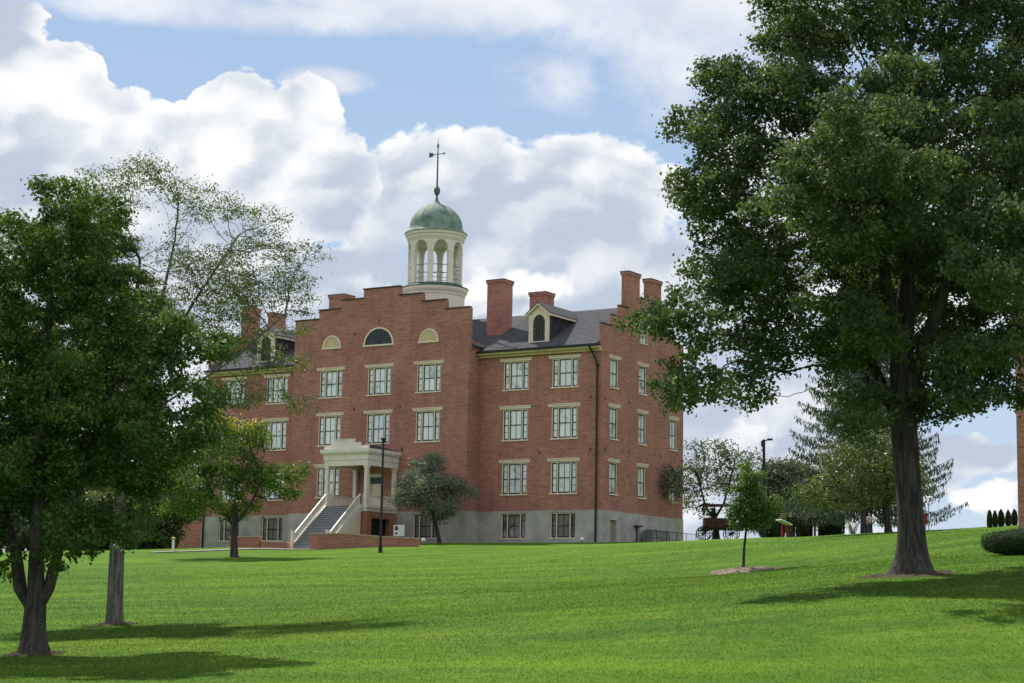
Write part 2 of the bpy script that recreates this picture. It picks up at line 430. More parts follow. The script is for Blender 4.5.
def branch_mesh(N, P, rb, r0=.012, ntrunk=0):
    n = len(N); kid = [[] for _ in range(n)]
    for i in range(n):
        if P[i] >= 0: kid[P[i]].append(i)
    tips = sum(1 for k in kid if not k); e = math.log(max(tips, 2))/math.log(max(rb/r0, 1.5))
    rr = np.zeros(n)
    for i in range(n-1, -1, -1):
        rr[i] = r0**e if not kid[i] else sum(rr[k] for k in kid[i])
    rad = rr**(1/e)
    V = []; Fc = []
    for i in range(n):
        p = P[i]
        if p < 0 or i < ntrunk: continue
        a = Vector(N[p]); b = Vector(N[i]); d = (b-a)
        if d.length < 1e-6: continue
        d.normalize(); main = max(kid[p], key=lambda k: rad[k]) == i
        r1 = rad[i]; r_0 = rad[p] if main else min(rad[p], r1*1.25)
        m = 8 if r1 > .09 else (6 if r1 > .04 else 3 if r1 < .02 else 4)
        ref = Vector((.3, .9, .1)) if abs(d.y) < .8 else Vector((1, 0, .1))
        u = (ref-d*ref.dot(d)).normalized(); w = d.cross(u); bs = len(V)
        for q, r_ in ((a-d*r_0*.3, r_0), (b, r1)):
            for k in range(m):
                t = 2*math.pi*k/m; V.append(tuple(q+(u*math.cos(t)+w*math.sin(t))*r_))
        for k in range(m):
            k2 = (k+1) % m; Fc.append((bs+k, bs+k2, bs+m+k2, bs+m+k))
    return V, Fc, rad, kid

def trunk_tube(mb, pts, rads, flare=1.6, n=20, ridge=.05, seed=0):
    # lofted, buttressed, furrowed stem
    rs = random.Random(seed); P = [Vector(p) for p in pts]
    res = []; rr = []
    for i in range(len(P)-1):
        k = max(2, int((P[i+1]-P[i]).length/.25))
        for j in range(k):
            t = j/k; res.append(P[i].lerp(P[i+1], t)); rr.append(rads[i]*(1-t)+rads[i+1]*t)
    res.append(P[-1]); rr.append(rads[-1])
    z0 = res[0].z; b = len(mb.v); ph = [rs.uniform(0, 6.28) for _ in range(4)]
    for i, p in enumerate(res):
        hgt = p.z-z0; fl = 1+(flare-1)*math.exp(-max(hgt, 0)/(rads[0]*1.1)) if flare > 1 else 1
        for k in range(n):
            t = 2*math.pi*k/n
            but = 1+(.22*math.sin(4*t+ph[0])+.12*math.sin(7*t+ph[1]))*(fl-1)/max(flare-1, .01)*.8*(flare > 1)
            rg = 1+ridge*math.sin(n/2*t+.6*math.sin(hgt*.9+ph[2]))*.6+ridge*math.sin(3*t+hgt*.5+ph[3])
            r_ = rr[i]*fl*but*rg; mb.v.append((p.x+r_*math.cos(t), p.y+r_*math.sin(t), p.z))
    for i in range(len(res)-1):
        for k in range(n):
            k2 = (k+1) % n; mb.f.append((b+i*n+k, b+i*n+k2, b+(i+1)*n+k2, b+(i+1)*n+k)); mb.mi.append(0)

def make_tree(name, label, cat, base, d, trunk_px, trunk_r, lobes, leafmat, bark, nattr=1200, step=.35, kill=.55, infl=5.0, tiprad=.01,
              per_tip=40, spread=.35, leaf=.12, aspect=.62, group=None, flat=1.0, shell=.55, tint_bias=0.0, flare=1.7, stems=None, trop=(0, 0, .05), droop=0.0, tiplev=2, iters=90, seed=0, tintz=0.0, keep=1.0, up=.35, rb=None, clump=26, clump_r=.75, dense=None):
    global RNG
    RNG = np.random.default_rng(100+seed)
    base = Vector(base); s = d/F
    root = empty(name, base); tag(root, label, cat, group)
    tp = [W(px, py, d) for px, py in trunk_px]; tp[0] = base-Vector((0, 0, .15))
    tp = [p-base for p in tp]
    mb = MB(); trunk_tube(mb, tp, trunk_r, flare, seed=seed)
    nodes = []; par = []
    # trunk nodes (upper part only feeds limbs)
    for i in range(len(tp)-1):
        k = max(1, int((tp[i+1]-tp[i]).length/step))
        for j in range(k): nodes.append(tp[i].lerp(tp[i+1], j/k)); par.append(len(nodes)-2)
    nodes.append(tp[-1]); par.append(len(nodes)-2)
    ntr = len(nodes)
    if stems:
        ends = []
        for st, sr in stems:
            sp = [W(px, py, d+dz)-base for px, py, dz in st]; trunk_tube(mb, sp, sr, 1.0, n=14, seed=seed+5)
            prev = min(range(len(tp) and ntr), key=lambda q: (Vector(nodes[q])-sp[0]).length)
            for i in range(len(sp)-1):
                k = max(1, int((sp[i+1]-sp[i]).length/step))
                for j in range(1, k+1): nodes.append(sp[i].lerp(sp[i+1], j/k)); par.append(prev); prev = len(nodes)-1
        ntr = len(nodes)
    # attraction points in the lobes
    vol = np.array([lb[2]*lb[3]*(lb[5] if len(lb) > 5 else 1)*math.sqrt(lb[2]) for lb in lobes], float); vol /= vol.sum()
    pts = []
    for lb, fr in zip(lobes, vol):
        px, py, rx, ry = lb[:4]; dz = lb[4] if len(lb) > 4 else 0
        c = np.array(W(px, py, d+dz)-base); n = max(6, int(nattr*fr))
        rz = (rx if rx < 60 else (rx*.9))*s*(lb[6] if len(lb) > 6 else 1)
        nc = max(2, int(n/clump)); uc = unit(nc); rc = RNG.random(nc)**(shell if shell else 1/3)
        cc = c+uc*rc[:, None]*np.array([rx*s, rz, ry*s])*.97
        crr = clump_r*RNG.uniform(.55, 1.35, nc); k_ = RNG.integers(0, nc, n)
        pts.append(cc[k_]+unit(n)*(RNG.random(n)**.5*crr[k_])[:, None]*np.array([1, 1, .62]))
    A = np.vstack(pts)
    N, P = colonize(A, [tuple(q) for q in nodes], par, step, infl, kill, iters, trop)
    V, Fc, rad, kid = branch_mesh(N, P, rb*2 if rb else trunk_r[-1]*1.25, tiprad, ntr)
    off = len(mb.v); mb.v += V; mb.f += [tuple(off+i for i in f) for f in Fc]; mb.mi += [0]*len(Fc)
    mb.build('trunk', bark, root, smooth=True, recalc=False)
    # leaf clumps on the last few nodes of each twig
    lev = np.full(len(N), 99)
    for i in range(len(N)-1, -1, -1): lev[i] = 0 if not kid[i] else 1+min(lev[k] for k in kid[i])
    tips = np.where((lev <= tiplev) & (np.arange(len(N)) >= ntr) & (rad < .05))[0]
    if keep < 1: tips = tips[RNG.random(len(tips)) < keep]
    cnt = RNG.poisson(per_tip*np.where(lev[tips] == 0, 1.0, .7)*RNG.uniform(.35, 1.5, len(tips)))
    for px, py, rx, ry, k_ in (dense or []):
        c_ = np.array(W(px, py, d)-base); q = (((N[tips]-c_)/np.array([rx*s, 1e3, ry*s]))**2).sum(1) < 1; cnt[q] = cnt[q]*k_
    cid = np.repeat(np.arange(len(tips)), cnt); C = N[tips][cid]
    offs = RNG.normal(0, 1, (len(C), 3))*spread*np.array([1, 1, flat*.75])
    C = C+offs
    cen = N[ntr:].mean(0); out = C-cen; out /= np.linalg.norm(out, axis=1)[:, None]+1e-9
    ct = RNG.random(len(tips))[cid]
    tint = np.clip(.45*ct+.55*RNG.random(len(C))+tint_bias, 0, 1)
    if tintz:
        zz = (C[:, 2]-C[:, 2].min())/(np.ptp(C[:, 2])+1e-6); tint = np.clip(tint*.30+tintz*np.clip((zz-.62)*3.2, 0, 1)*(ct > .45), 0, 1)
    od = offs/(np.linalg.norm(offs, axis=1)[:, None]+1e-9)
    LV = leaves(C, out*.5+od*1.5, leaf, aspect, up, droop)
    quads_mesh('crown', LV, leafmat, root, tint)
    print('TREE', name, 'nodes', len(N), 'leaves', len(C))
    return root

LM = {}
LM['oak'] = leaf_mat('big tree leaves', (.030, .064, .026), (.155, .225, .082), .36, .16, .55)
LM['maple'] = leaf_mat('maple leaves', (.024, .066, .017), (.135, .230, .048), .38, .16, .55)
LM['locust'] = leaf_mat('locust leaves', (.06, .10, .035), (.15, .20, .07), .45, .25)
LM['yellow'] = leaf_mat('turning leaves', (.045, .115, .022), (.17, .27, .045), .42, .2, .5, (.42, .37, .03))
LM['silver'] = leaf_mat('grey green leaves', (.13, .165, .11), (.29, .33, .25), .3, .1, .6)
LM['sapling'] = leaf_mat('sapling leaves', (.045, .11, .02), (.14, .24, .045), .45, .35)
LM['crab'] = leaf_mat('olive leaves', (.06, .10, .034), (.20, .25, .08), .38, .3)
LM['back'] = leaf_mat('far leaves', (.06, .09, .055), (.21, .24, .16), .3, .3)
LM['spruce'] = leaf_mat('spruce needles', (.045, .08, .055), (.12, .17, .115), .15, .25, .6)
LM['yew'] = leaf_mat('yew needles', (.018, .042, .012), (.06, .11, .03), .15, .15, .7)
LM['vine'] = leaf_mat('vine leaves', (.06, .08, .035), (.17, .18, .085), .3, .3)

# big shade tree on the right
B = ground(912, 575, 60)
make_tree('shade_tree', 'huge dark green shade tree with a thick grey trunk at the right of the lawn', 'tree', B, 60,
          [(912, 577), (911, 540), (909, 495), (904, 430), (902, 370), (906, 310), (908, 240), (905, 160)], [.48, .42, .40, .42, .38, .30, .20, .10],
          [(880, 200, 105, 150, 0, 1.1), (790, 120, 75, 75, 0), (735, 75, 42, 42, 1), (722, 165, 52, 50, -1), (712, 205, 50, 36, 0), (745, 275, 55, 48, -1, 1.2), (738, 238, 46, 46, 1, 1.1), (765, 300, 55, 45, 1, 1.2), (664, 318, 24, 18, -3, 1.3), (684, 372, 36, 30, -4, 1.1), (740, 372, 30, 24, -1, .9),
           (690, 312, 44, 24, -2, .9), (715, 345, 44, 28, -2, .8), (700, 380, 32, 24, -3, .8), (765, 345, 38, 26, 0, .7), (850, 340, 62, 50, -1), (860, 395, 45, 26, 1, .7), (935, 385, 60, 40, 0, .9),
           (965, 330, 70, 65, 1), (1010, 395, 28, 20, 1, .6), (1030, 280, 75, 90, 0), (990, 130, 100, 110, 0), (850, 30, 95, 65, 0), (950, -50, 110, 75, 0), (1060, 30, 80, 100, 1), (790, 30, 50, 40, 0), (900, 290, 60, 60, 3), (880, 120, 60, 80, -4), (850, 190, 70, 80, -5.5), (860, 320, 50, 40, -5, .8), (930, 260, 80, 90, 5), (960, 360, 50, 40, -5, .7), (1000, 200, 70, 90, -5), (820, 240, 60, 60, 5, .8), (890, 170, 80, 70, -8.5, .7), (900, 200, 80, 90, 8, .7), (990, 270, 60, 60, -8, .6), (800, 170, 50, 50, -7, .6), (945, 30, 60, 40, 0, 1.2), (765, 85, 50, 40, 0, 1), (730, 130, 50, 40, 0, 1), (950, 405, 50, 22, 0, 1.1), (1000, 370, 34, 34, 0, 1), (870, 410, 40, 18, -2, .9), (1020, 90, 50, 60, 2, 1)],
          LM['oak'], M['bark_dark'], nattr=31000, step=.27, kill=.35, infl=3.5, tiprad=.005, per_tip=44, spread=.165, leaf=.155, shell=.5, rb=.26, tiplev=3, clump=48, clump_r=.85, seed=1, flare=1.8,
          stems=[([(904, 440, 0), (880, 380, .6), (850, 320, 1)], [.26, .19, .10]), ([(905, 400, 0), (930, 330, -.5), (955, 250, -1)], [.30, .22, .10]), ([(903, 360, 0), (885, 280, -1), (875, 190, -1)], [.26, .2, .09])])

# front left maple, three stems
B = ground(33, 655, 47)
make_tree('maple_tree', 'dense dark green maple with three stems rising from one short trunk at the left edge', 'tree', B, 47,
          [(33, 657), (33, 640), (34, 620), (35, 606)], [.30, .28, .27, .26],
          [(60, 200, 26, 30), (20, 240, 40, 40), (104, 232, 36, 36), (92, 545, 26, 22, -1, .7), (8, 560, 30, 18, 0, .6), (128, 532, 30, 22, 0, .8), (45, 255, 66, 62), (-20, 320, 80, 90), (98, 290, 52, 66), (60, 390, 100, 85), (150, 335, 42, 52), (168, 415, 42, 56, -1), (194, 360, 24, 36, 0, 1.1), (184, 445, 30, 34, 0, .9), (176, 320, 26, 26, 0, .9), (0, 470, 95, 66), (105, 455, 72, 62), (72, 535, 32, 26, -1, .7), (-60, 420, 90, 110), (-40, 540, 50, 30, 0, .7), (188, 375, 26, 32, 0, .8), (140, 490, 34, 34, 1, .8)],
          LM['maple'], M['bark_dark'], nattr=15000, step=.23, kill=.28, infl=3, tiprad=.005, per_tip=40, spread=.135, leaf=.125, shell=.5, rb=.11, tiplev=4, clump=50, clump_r=.62, seed=2, flare=1.55,
          stems=[([(34, 612, 0), (20, 590, .1), (16, 555, .3), (-5, 480, .5), (-20, 400, .5)], [.18, .17, .15, .12, .08]),
                 ([(35, 608, 0), (36, 560, -.1), (40, 480, -.2), (45, 380, 0), (50, 300, 0)], [.22, .19, .17, .13, .08]),
                 ([(36, 610, 0), (48, 590, 0), (58, 550, .2), (85, 470, .3), (110, 390, 0)], [.17, .15, .14, .11, .07])])

# honey locust behind it
B = ground(115, 625, 60)
make_tree('locust_tree', 'tall airy tree with sparse fine leaves and bare twigs behind the dense maple', 'tree', B, 60,
          [(115, 627), (116, 580), (118, 530), (122, 470), (128, 400), (134, 330), (140, 260)], [.26, .24, .22, .17, .12, .08, .04],
          [(110, 210, 48, 40, 0, .8), (165, 185, 42, 30), (215, 205, 46, 30), (262, 235, 38, 28, 0), (292, 268, 34, 24), (245, 270, 60, 40, -1), (215, 310, 60, 50, 1), (315, 250, 14, 10, 0, .8), (255, 400, 50, 26, -1, .5), (200, 260, 50, 36), (255, 300, 46, 28), (300, 305, 24, 18, 0, .8), (170, 330, 50, 45), (235, 345, 40, 22, 0, .8), (130, 280, 50, 50),
           (262, 350, 48, 30, 1, .5), (225, 425, 36, 22, -1, .35), (200, 440, 40, 30, -1, .5), (170, 470, 36, 34, 1, .6), (275, 385, 26, 22, 0, .3), (60, 250, 60, 50, 2), (90, 360, 80, 60, 0, .8), (60, 440, 70, 60, 0, .8), (10, 330, 70, 70, 0, .8), (140, 450, 50, 50, 1, .8), (150, 520, 30, 18, 0, .6), (95, 180, 28, 20, 0, .7)],
          LM['locust'], M['bark'], nattr=19000, step=.21, kill=.26, infl=2.6, tiprad=.0055, per_tip=25, spread=.19, leaf=.095, aspect=.42, flat=.4, shell=.42, seed=3, flare=1.25, keep=.92, rb=.085, clump=40, clump_r=.6, dense=[(70, 340, 95, 150, 5), (150, 460, 60, 70, 3)],
          stems=[([(128, 410, 0), (160, 360, .5), (195, 300, .8), (235, 240, 1)], [.09, .07, .05, .03]), ([(127, 430, 0), (170, 400, -.5), (225, 365, -1), (285, 315, -1)], [.08, .06, .045, .025]),
                 ([(126, 420, 0), (155, 330, 1), (175, 240, 1)], [.09, .07, .03])], tiplev=2, trop=(.05, 0, .1), up=.6)

# small turning tree in front of the left wing
B = ground(234, 557.5, 125)
make_tree('turning_tree', 'small round tree turning yellow at the top in front of the left wing', 'tree', B, 125,
          [(234, 559), (234, 540), (235, 522), (235, 505)], [.26, .22, .20, .17],
          [(235, 458, 42, 28), (205, 480, 32, 22), (268, 480, 28, 22), (222, 424, 26, 15), (256, 438, 24, 18), (294, 474, 13, 10, 0, .9), (186, 502, 22, 16), (225, 505, 34, 16), (284, 492, 14, 8), (180, 470, 18, 24, 0, 1), (196, 450, 20, 18, 0, 1), (172, 500, 16, 18, 0, .9), (250, 508, 22, 10)],
          LM['yellow'], M['bark_dark'], nattr=5000, step=.33, kill=.38, infl=4, tiprad=.012, per_tip=30, spread=.24, leaf=.19, tiplev=3, clump=60, clump_r=.9, seed=4, flare=1.2, tintz=.6, tint_bias=.0,
          stems=[([(234, 528, 0), (224, 510, .5), (212, 492, .5)], [.12, .1, .07]), ([(235, 525, 0), (250, 505, -.5), (262, 480, -.5)], [.12, .1, .06])])

# grey green ornamental by the portico
p = L(-10.6, -4.6); d = p.y
B = Vector((p.x, p.y, H(p.x, p.y)))
make_tree('ornamental_tree', 'small silvery grey green tree beside the white portico', 'tree', B, d,
          [(437, 546), (437, 530), (434, 517), (430, 505)], [.16, .14, .13, .1],
          [(432, 488, 30, 20), (412, 496, 18, 12), (455, 490, 18, 14), (430, 465, 16, 14, 0, .7), (402, 488, 9, 9, 0, .7), (466, 486, 8, 9, 0, .7), (440, 510, 24, 8)],
          LM['silver'], M['bark_dark'], nattr=3200, step=.25, kill=.3, infl=4, tiprad=.01, per_tip=30, spread=.24, leaf=.15, clump=50, clump_r=.7, seed=5, flare=1.2)

# sapling in mulch
B = ground(743, 571, 85)
make_tree('sapling', 'young bright green tree on a thin stem in a ring of brown mulch', 'tree', B, 85,
          [(743, 572), (744, 550), (746, 530), (747, 500), (747, 475)], [.075, .06, .05, .04, .025],
          [(750, 510, 17, 18), (762, 513, 12, 14), (735, 516, 8, 13), (751, 488, 12, 18), (746, 468, 4, 12, 0, .8), (771, 503, 6, 9, 0, .8), (736, 497, 5, 10), (759, 476, 5, 12, 0, .7), (748, 526, 14, 6, 0, .6)],
          LM['sapling'], M['bark_dark'], nattr=4200, step=.15, kill=.17, infl=2.5, tiprad=.004, per_tip=26, spread=.13, leaf=.12, clump=60, clump_r=.32, seed=6, flare=1.1, trop=(0, 0, .25))

# trees beyond the crest
gb = 'trees beyond the crest of the lawn'
make_tree('open_tree', 'open crowned tree showing its dark limbs just right of the hall', 'tree', ground(716, 540, 153), 153,
          [(716, 541), (716, 527), (714, 518), (713, 508)], [.27, .24, .22, .18],
          [(706, 472, 20, 16), (692, 492, 14, 18), (730, 460, 18, 12), (718, 450, 18, 8), (700, 452, 12, 9), (742, 474, 12, 16), (724, 484, 18, 12, 2), (752, 462, 8, 10), (698, 510, 12, 8), (740, 500, 10, 10), (686, 466, 10, 14, -5, .8), (672, 484, 16, 20, -9, 1.2)],
          LM['back'], M['bark_dark'], nattr=5000, step=.36, kill=.40, infl=5, tiprad=.012, per_tip=15, spread=.30, leaf=.22, seed=7, group=gb, keep=.8, clump=22, clump_r=.7,
          stems=[([(714, 520, 0), (705, 505, 0), (700, 485, 0)], [.13, .10, .06]), ([(714, 520, 0), (724, 503, 0), (730, 480, 0)], [.13, .10, .06])])
make_tree('far_tree', 'dark leafy tree behind the tall grey lamp post beyond the crest', 'tree', ground(790, 541, 185), 185,
          [(792, 542), (792, 525), (790, 510)], [.3, .28, .25],
          [(790, 505, 28, 18), (770, 490, 22, 20), (815, 500, 24, 20), (765, 515, 20, 16), (800, 480, 20, 16), (775, 470, 14, 14)],
          LM['back'], M['bark_dark'], nattr=4500, step=.5, kill=.5, infl=5, tiprad=.02, per_tip=40, spread=.5, leaf=.3, clump_r=1.2, tiplev=4, seed=8, group=gb, tint_bias=-.3)
make_tree('leaning_tree', 'wide olive green tree with a low leaning limb behind the huge trunk', 'tree', ground(889, 533, 113), 113,
          [(889, 535), (887, 520), (886, 505), (888, 490)], [.22, .2, .18, .15],
          [(866, 470, 30, 22), (836, 480, 22, 15), (898, 466, 22, 20), (858, 446, 18, 10), (812, 490, 16, 10), (918, 486, 12, 10), (888, 498, 22, 8), (846, 502, 26, 8), (828, 462, 12, 8), (800, 502, 10, 6), (880, 440, 12, 8)],
          LM['crab'], M['bark_dark'], nattr=7000, step=.3, kill=.34, infl=4, tiprad=.010, per_tip=20, tiplev=3, spread=.26, leaf=.17, clump=45, clump_r=.7, keep=.85, seed=9, flare=1.2, group=gb,
          stems=[([(887, 524, 0), (874, 513, -.3), (862, 504, -.5)], [.1, .09, .07])])
make_tree('slim_tree', 'slim dark trunked tree standing close behind the person', 'tree', ground(863, 536, 145), 145,
          [(863, 537), (863, 520), (864, 500), (864, 470)], [.22, .2, .18, .12],
          [(862, 490, 20, 12), (870, 475, 24, 16)],
          LM['crab'], M['bark_dark'], nattr=900, step=.4, kill=.45, infl=4, tiprad=.015, per_tip=20, spread=.35, leaf=.24, seed=10, flare=1.1, group=gb)
make_tree('left_tree', 'low grey green tree filling the gap left of the turning tree', 'tree', ground(150, 553, 146), 146,
          [(148, 554), (148, 540), (148, 528)], [.2, .18, .16],
          [(150, 500, 34, 26), (120, 510, 30, 26), (178, 490, 24, 22), (150, 530, 26, 12), (100, 525, 24, 16), (185, 512, 12, 14)],
          LM['crab'], M['bark_dark'], nattr=7000, step=.36, kill=.42, infl=4, tiprad=.012, per_tip=40, spread=.36, leaf=.24, clump_r=1.1, tiplev=4, seed=12, tint_bias=-.1)
make_tree('left_far_tree', 'dark leafy tree far behind the maple at the left edge', 'tree', ground(20, 556, 170), 170,
          [(20, 557), (20, 540), (22, 520)], [.35, .3, .28],
          [(20, 480, 50, 40), (-40, 490, 50, 45), (75, 500, 46, 38), (30, 530, 70, 18), (105, 525, 40, 24)],
          LM['back'], M['bark_dark'], nattr=7000, step=.5, kill=.6, infl=5, tiprad=.02, per_tip=44, spread=.5, leaf=.34, clump_r=1.6, tiplev=4, seed=13, tint_bias=-.1)

def spruce(name, label, px, pyb, pyt, d, wpx, group, seed, pyc=0):
    global RNG
    RNG = np.random.default_rng(seed); rs = random.Random(seed)
    base = ground(px, pyb, d); root = empty(name, base); tag(root, label, 'tree', group)
    Hh = (W(px, pyt, d)-base).z; Rr = wpx*d/F
    mb = MB(); trunk_tube(mb, [(0, 0, -.2), (0, 0, Hh*.5), (0, 0, Hh)], [.36, .22, .03], 1.3, n=12)
    C = []; T = []
    z = Hh*.12
    while z < Hh*.985:
        f = 1-z/Hh; n = rs.randint(6, 9); a0 = rs.uniform(0, 6.28)
        for k in range(n):
            a = a0+6.283*k/n+rs.uniform(-.3, .3); Ln = Rr*(f**.8)*rs.uniform(.72, 1.08)+.25
            m = max(3, int(Ln/.35)); pts = []
            for i in range(m+1):
                t = i/m; dz = -Ln*.42*math.sin(t*1.9)*.75+Ln*.16*t*t*t
                pts.append(Vector((math.cos(a)*Ln*t, math.sin(a)*Ln*t, z+dz)))
            mb.tube(pts, [max(.012, .05*(1-i/m)) for i in range(m+1)], 4, False)
            for i in range(1, m+1):
                for q in range(13):
                    t = rs.random(); p = pts[i-1].lerp(pts[i], t); dn = rs.random()
                    side = rs.uniform(-.35, .35)*(1-.5*i/m)
                    C.append((p.x-math.sin(a)*side, p.y+math.cos(a)*side, p.z-.05-.42*dn*dn-abs(side)*.3)); T.append(rs.random())
        z += rs.uniform(.34, .5)*(.6+.6*f)
    C = np.array(C); n = len(C)
    t = np.stack([RNG.normal(0, .4, n), RNG.normal(0, .4, n), -np.ones(n)], 1); t /= np.linalg.norm(t, axis=1)[:, None]
    nr = unit(n); nr -= t*(t*nr).sum(1)[:, None]; nr /= np.linalg.norm(nr, axis=1)[:, None]; s = RNG.uniform(.25, .5, n)[:, None]
    V = np.stack([C-t*s*.5, C+nr*s*.11, C+t*s*.5, C-nr*s*.11], 1).reshape(-1, 3)
    mb.build('trunk', M['bark_dark'], root, smooth=True, recalc=False)
    quads_mesh('crown', V, LM['spruce'], root, np.array(T)); print('SPRUCE', n)
spruce('spruce_tree', 'tall drooping blue green spruce partly hidden behind the huge shade tree', 868, 537, 235, 150, 104, gb, 21)

# clipped evergreens
def shrub(name, label, cat, base, rx, ry, h, mat, n, leaf, group=None, boxy=4.0, core=(.012, .02, .008), rz=0.0, zlow=0.0, seed=1, upright=False):
    global RNG
    RNG = np.random.default_rng(seed)
    root = empty(name, base, rz); tag(root, label, cat, group)
    u = unit(n); k = (np.abs(u[:, 0])**boxy+np.abs(u[:, 1])**boxy+np.abs(u[:, 2])**boxy)**(-1/boxy)
    q = u*k[:, None]*(RNG.random(n)**.06)[:, None]*(1+RNG.normal(0, .015, n))[:, None]
    bump = 1+.06*np.sin(q[:, 0]*7+seed)+.05*np.sin(q[:, 1]*9)
    C = q*np.array([rx, ry, h/2])*bump[:, None]; C[:, 2] += h/2+zlow
    if upright:
        tp = np.clip(C[:, 2]/h, 0, 1); C[:, 0] *= 1.05-.5*tp**3; C[:, 1] *= 1.05-.5*tp**3
    out = u.copy()
    V = leaves(C, out*2, leaf, .5, .4)
    quads_mesh('foliage', V, mat, root, RNG.random(n))
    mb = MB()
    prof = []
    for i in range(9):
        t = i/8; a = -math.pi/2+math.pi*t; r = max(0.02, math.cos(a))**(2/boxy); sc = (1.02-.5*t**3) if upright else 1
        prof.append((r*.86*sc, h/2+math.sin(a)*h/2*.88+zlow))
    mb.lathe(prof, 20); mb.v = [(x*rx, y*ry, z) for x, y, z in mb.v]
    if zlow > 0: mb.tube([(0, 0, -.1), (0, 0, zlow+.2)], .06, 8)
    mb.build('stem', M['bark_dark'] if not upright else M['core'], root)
    return root
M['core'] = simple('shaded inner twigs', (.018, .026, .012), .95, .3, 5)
g0 = ground(1012, 556, 72)
s1 = shrub('clipped_hedge', 'low rounded dark green clipped yew shrub at the right edge', 'hedge', (g0.x+.68, g0.y, g0.z-.02), 1.62, 1.25, .98, LM['yew'], 26000, .06, None, 3.2, seed=3)
gg = 'upright arborvitae on the crest'
for i, (px, pt, w, nm) in enumerate([(989.8, 510.5, 2.6, 'leftmost'), (995.2, 511, 2.4, 'second from left'), (1001.3, 509.8, 3.1, 'middle, tallest'), (1008.4, 510.2, 2.5, 'fourth from left'), (1014.6, 509.5, 2.8, 'rightmost')]):
    d = 108+i*.4; b = ground(px, 527, d); tz = W(px, pt, d).z
    shrub('arborvitae', 'small upright columnar evergreen on the crest, %s of the row of five' % nm, 'shrub', (b.x, b.y, b.z-.05), w*d/F, w*d/F, tz-b.z+.05, LM['yew'], 1500, .1, gg, 2.6, seed=30+i, upright=True)

# mulch and soil
def mound(name, label, px, py, d, rx, ry, hh, mat, seed, parent=None):
    rs = random.Random(seed); c = ground(px, py, d); mb = MB(); nr, na = 12, 56
    rows = []
    for i in range(nr+1):
        t = i/nr; row = []
        for k in range(na):
            a = 2*math.pi*k/na; w = 1+.10*math.sin(3*a+seed)+.07*math.sin(7*a+2*seed)+.05*rs.uniform(-1, 1)
            x = c.x+math.cos(a)*rx*t*w; y = c.y+math.sin(a)*ry*t*w
            row.append((x, y, H(x, y)+.012+hh*(1-t*t)+.035*rs.uniform(-1, 1)*(0 < i < nr)-.03*(i == nr)))
        rows.append(row)
    for i in range(nr):
        for k in range(na):
            k2 = (k+1) % na; mb.face([rows[i][k], rows[i][k2], rows[i+1][k2], rows[i+1][k]])
    o = mb.build(name, mat, None, smooth=False, recalc=True)
    tag(o, label, None, None, 'structure'); return o
mound('mulch_bed', 'round bed of brown mulch under the sapling', 741, 571, 85, 1.5, 1.7, .17, M['mulch'], 2)
mound('soil', 'worn bare soil round the foot of the huge shade tree', 911, 575, 60, 1.55, 1.5, .06, M['soil'], 5)
mound('soil', 'small patch of bare soil round the maple trunk', 33, 655, 47, .75, .8, .03, M['soil'], 8)
mound('soil', 'small patch of bare soil round the airy tree', 115, 625, 60, .7, .7, .03, M['soil'], 9)

# path strip near the stairs
def ribbon(name, label, pts, w, mat, lift=.012):
    mb = MB(); fine = []
    P = [Vector(p) for p in pts]
    for i in range(len(P)-1):
        for j in range(12): fine.append(P[i].lerp(P[i+1], j/12))
    fine.append(P[-1]); rows = []
    for i, p in enumerate(fine):
        t = (fine[min(i+1, len(fine)-1)]-fine[max(i-1, 0)]); t.z = 0; t.normalize(); n = Vector((-t.y, t.x, 0))
        rows.append([(q.x, q.y, H(q.x, q.y)+lift+.04) for q in (p-n*w/2, p, p+n*w/2)])
    for i in range(len(rows)-1):
        for k in range(2): mb.face([rows[i][k], rows[i][k+1], rows[i+1][k+1], rows[i+1][k]])
    o = mb.build(name, mat, None); tag(o, label, None, None, 'structure')
ribbon('path', 'grey path leading along the foot of the stairs', [W(150, 560, 134), W(200, 556, 135), W(235, 553, 137), L(-22, -10.6), L(-17, -10.4)], 1.5, M['path'])

# ------------------------------------------------------------------ the hall
hall = empty('brick_hall', CORNER, -YA)
tag(hall, 'large red brick hall with stepped gables, slate roof and a domed white cupola', 'building')
WT_Z = 7.95
LV4 = (16.85, 19.07); LV3 = (13.1, 15.5); LV2 = (9.1, 11.5); LV1 = (5.88, 7.78)
XL, XR = -37.3, 0.0; PL, PR = -27.0, -10.45; PY = -1.59; CX = (PL+PR)/2; DY = 13.0
pav_x = [-23.3, -18.65, -14.05]; rw_x = [-7.28, -3.07]; lw_x = [-34.4, -29.95]
side_y = [1.93, 6.3, 11.38]
TW, SW = 2.22, 1.2     # window widths

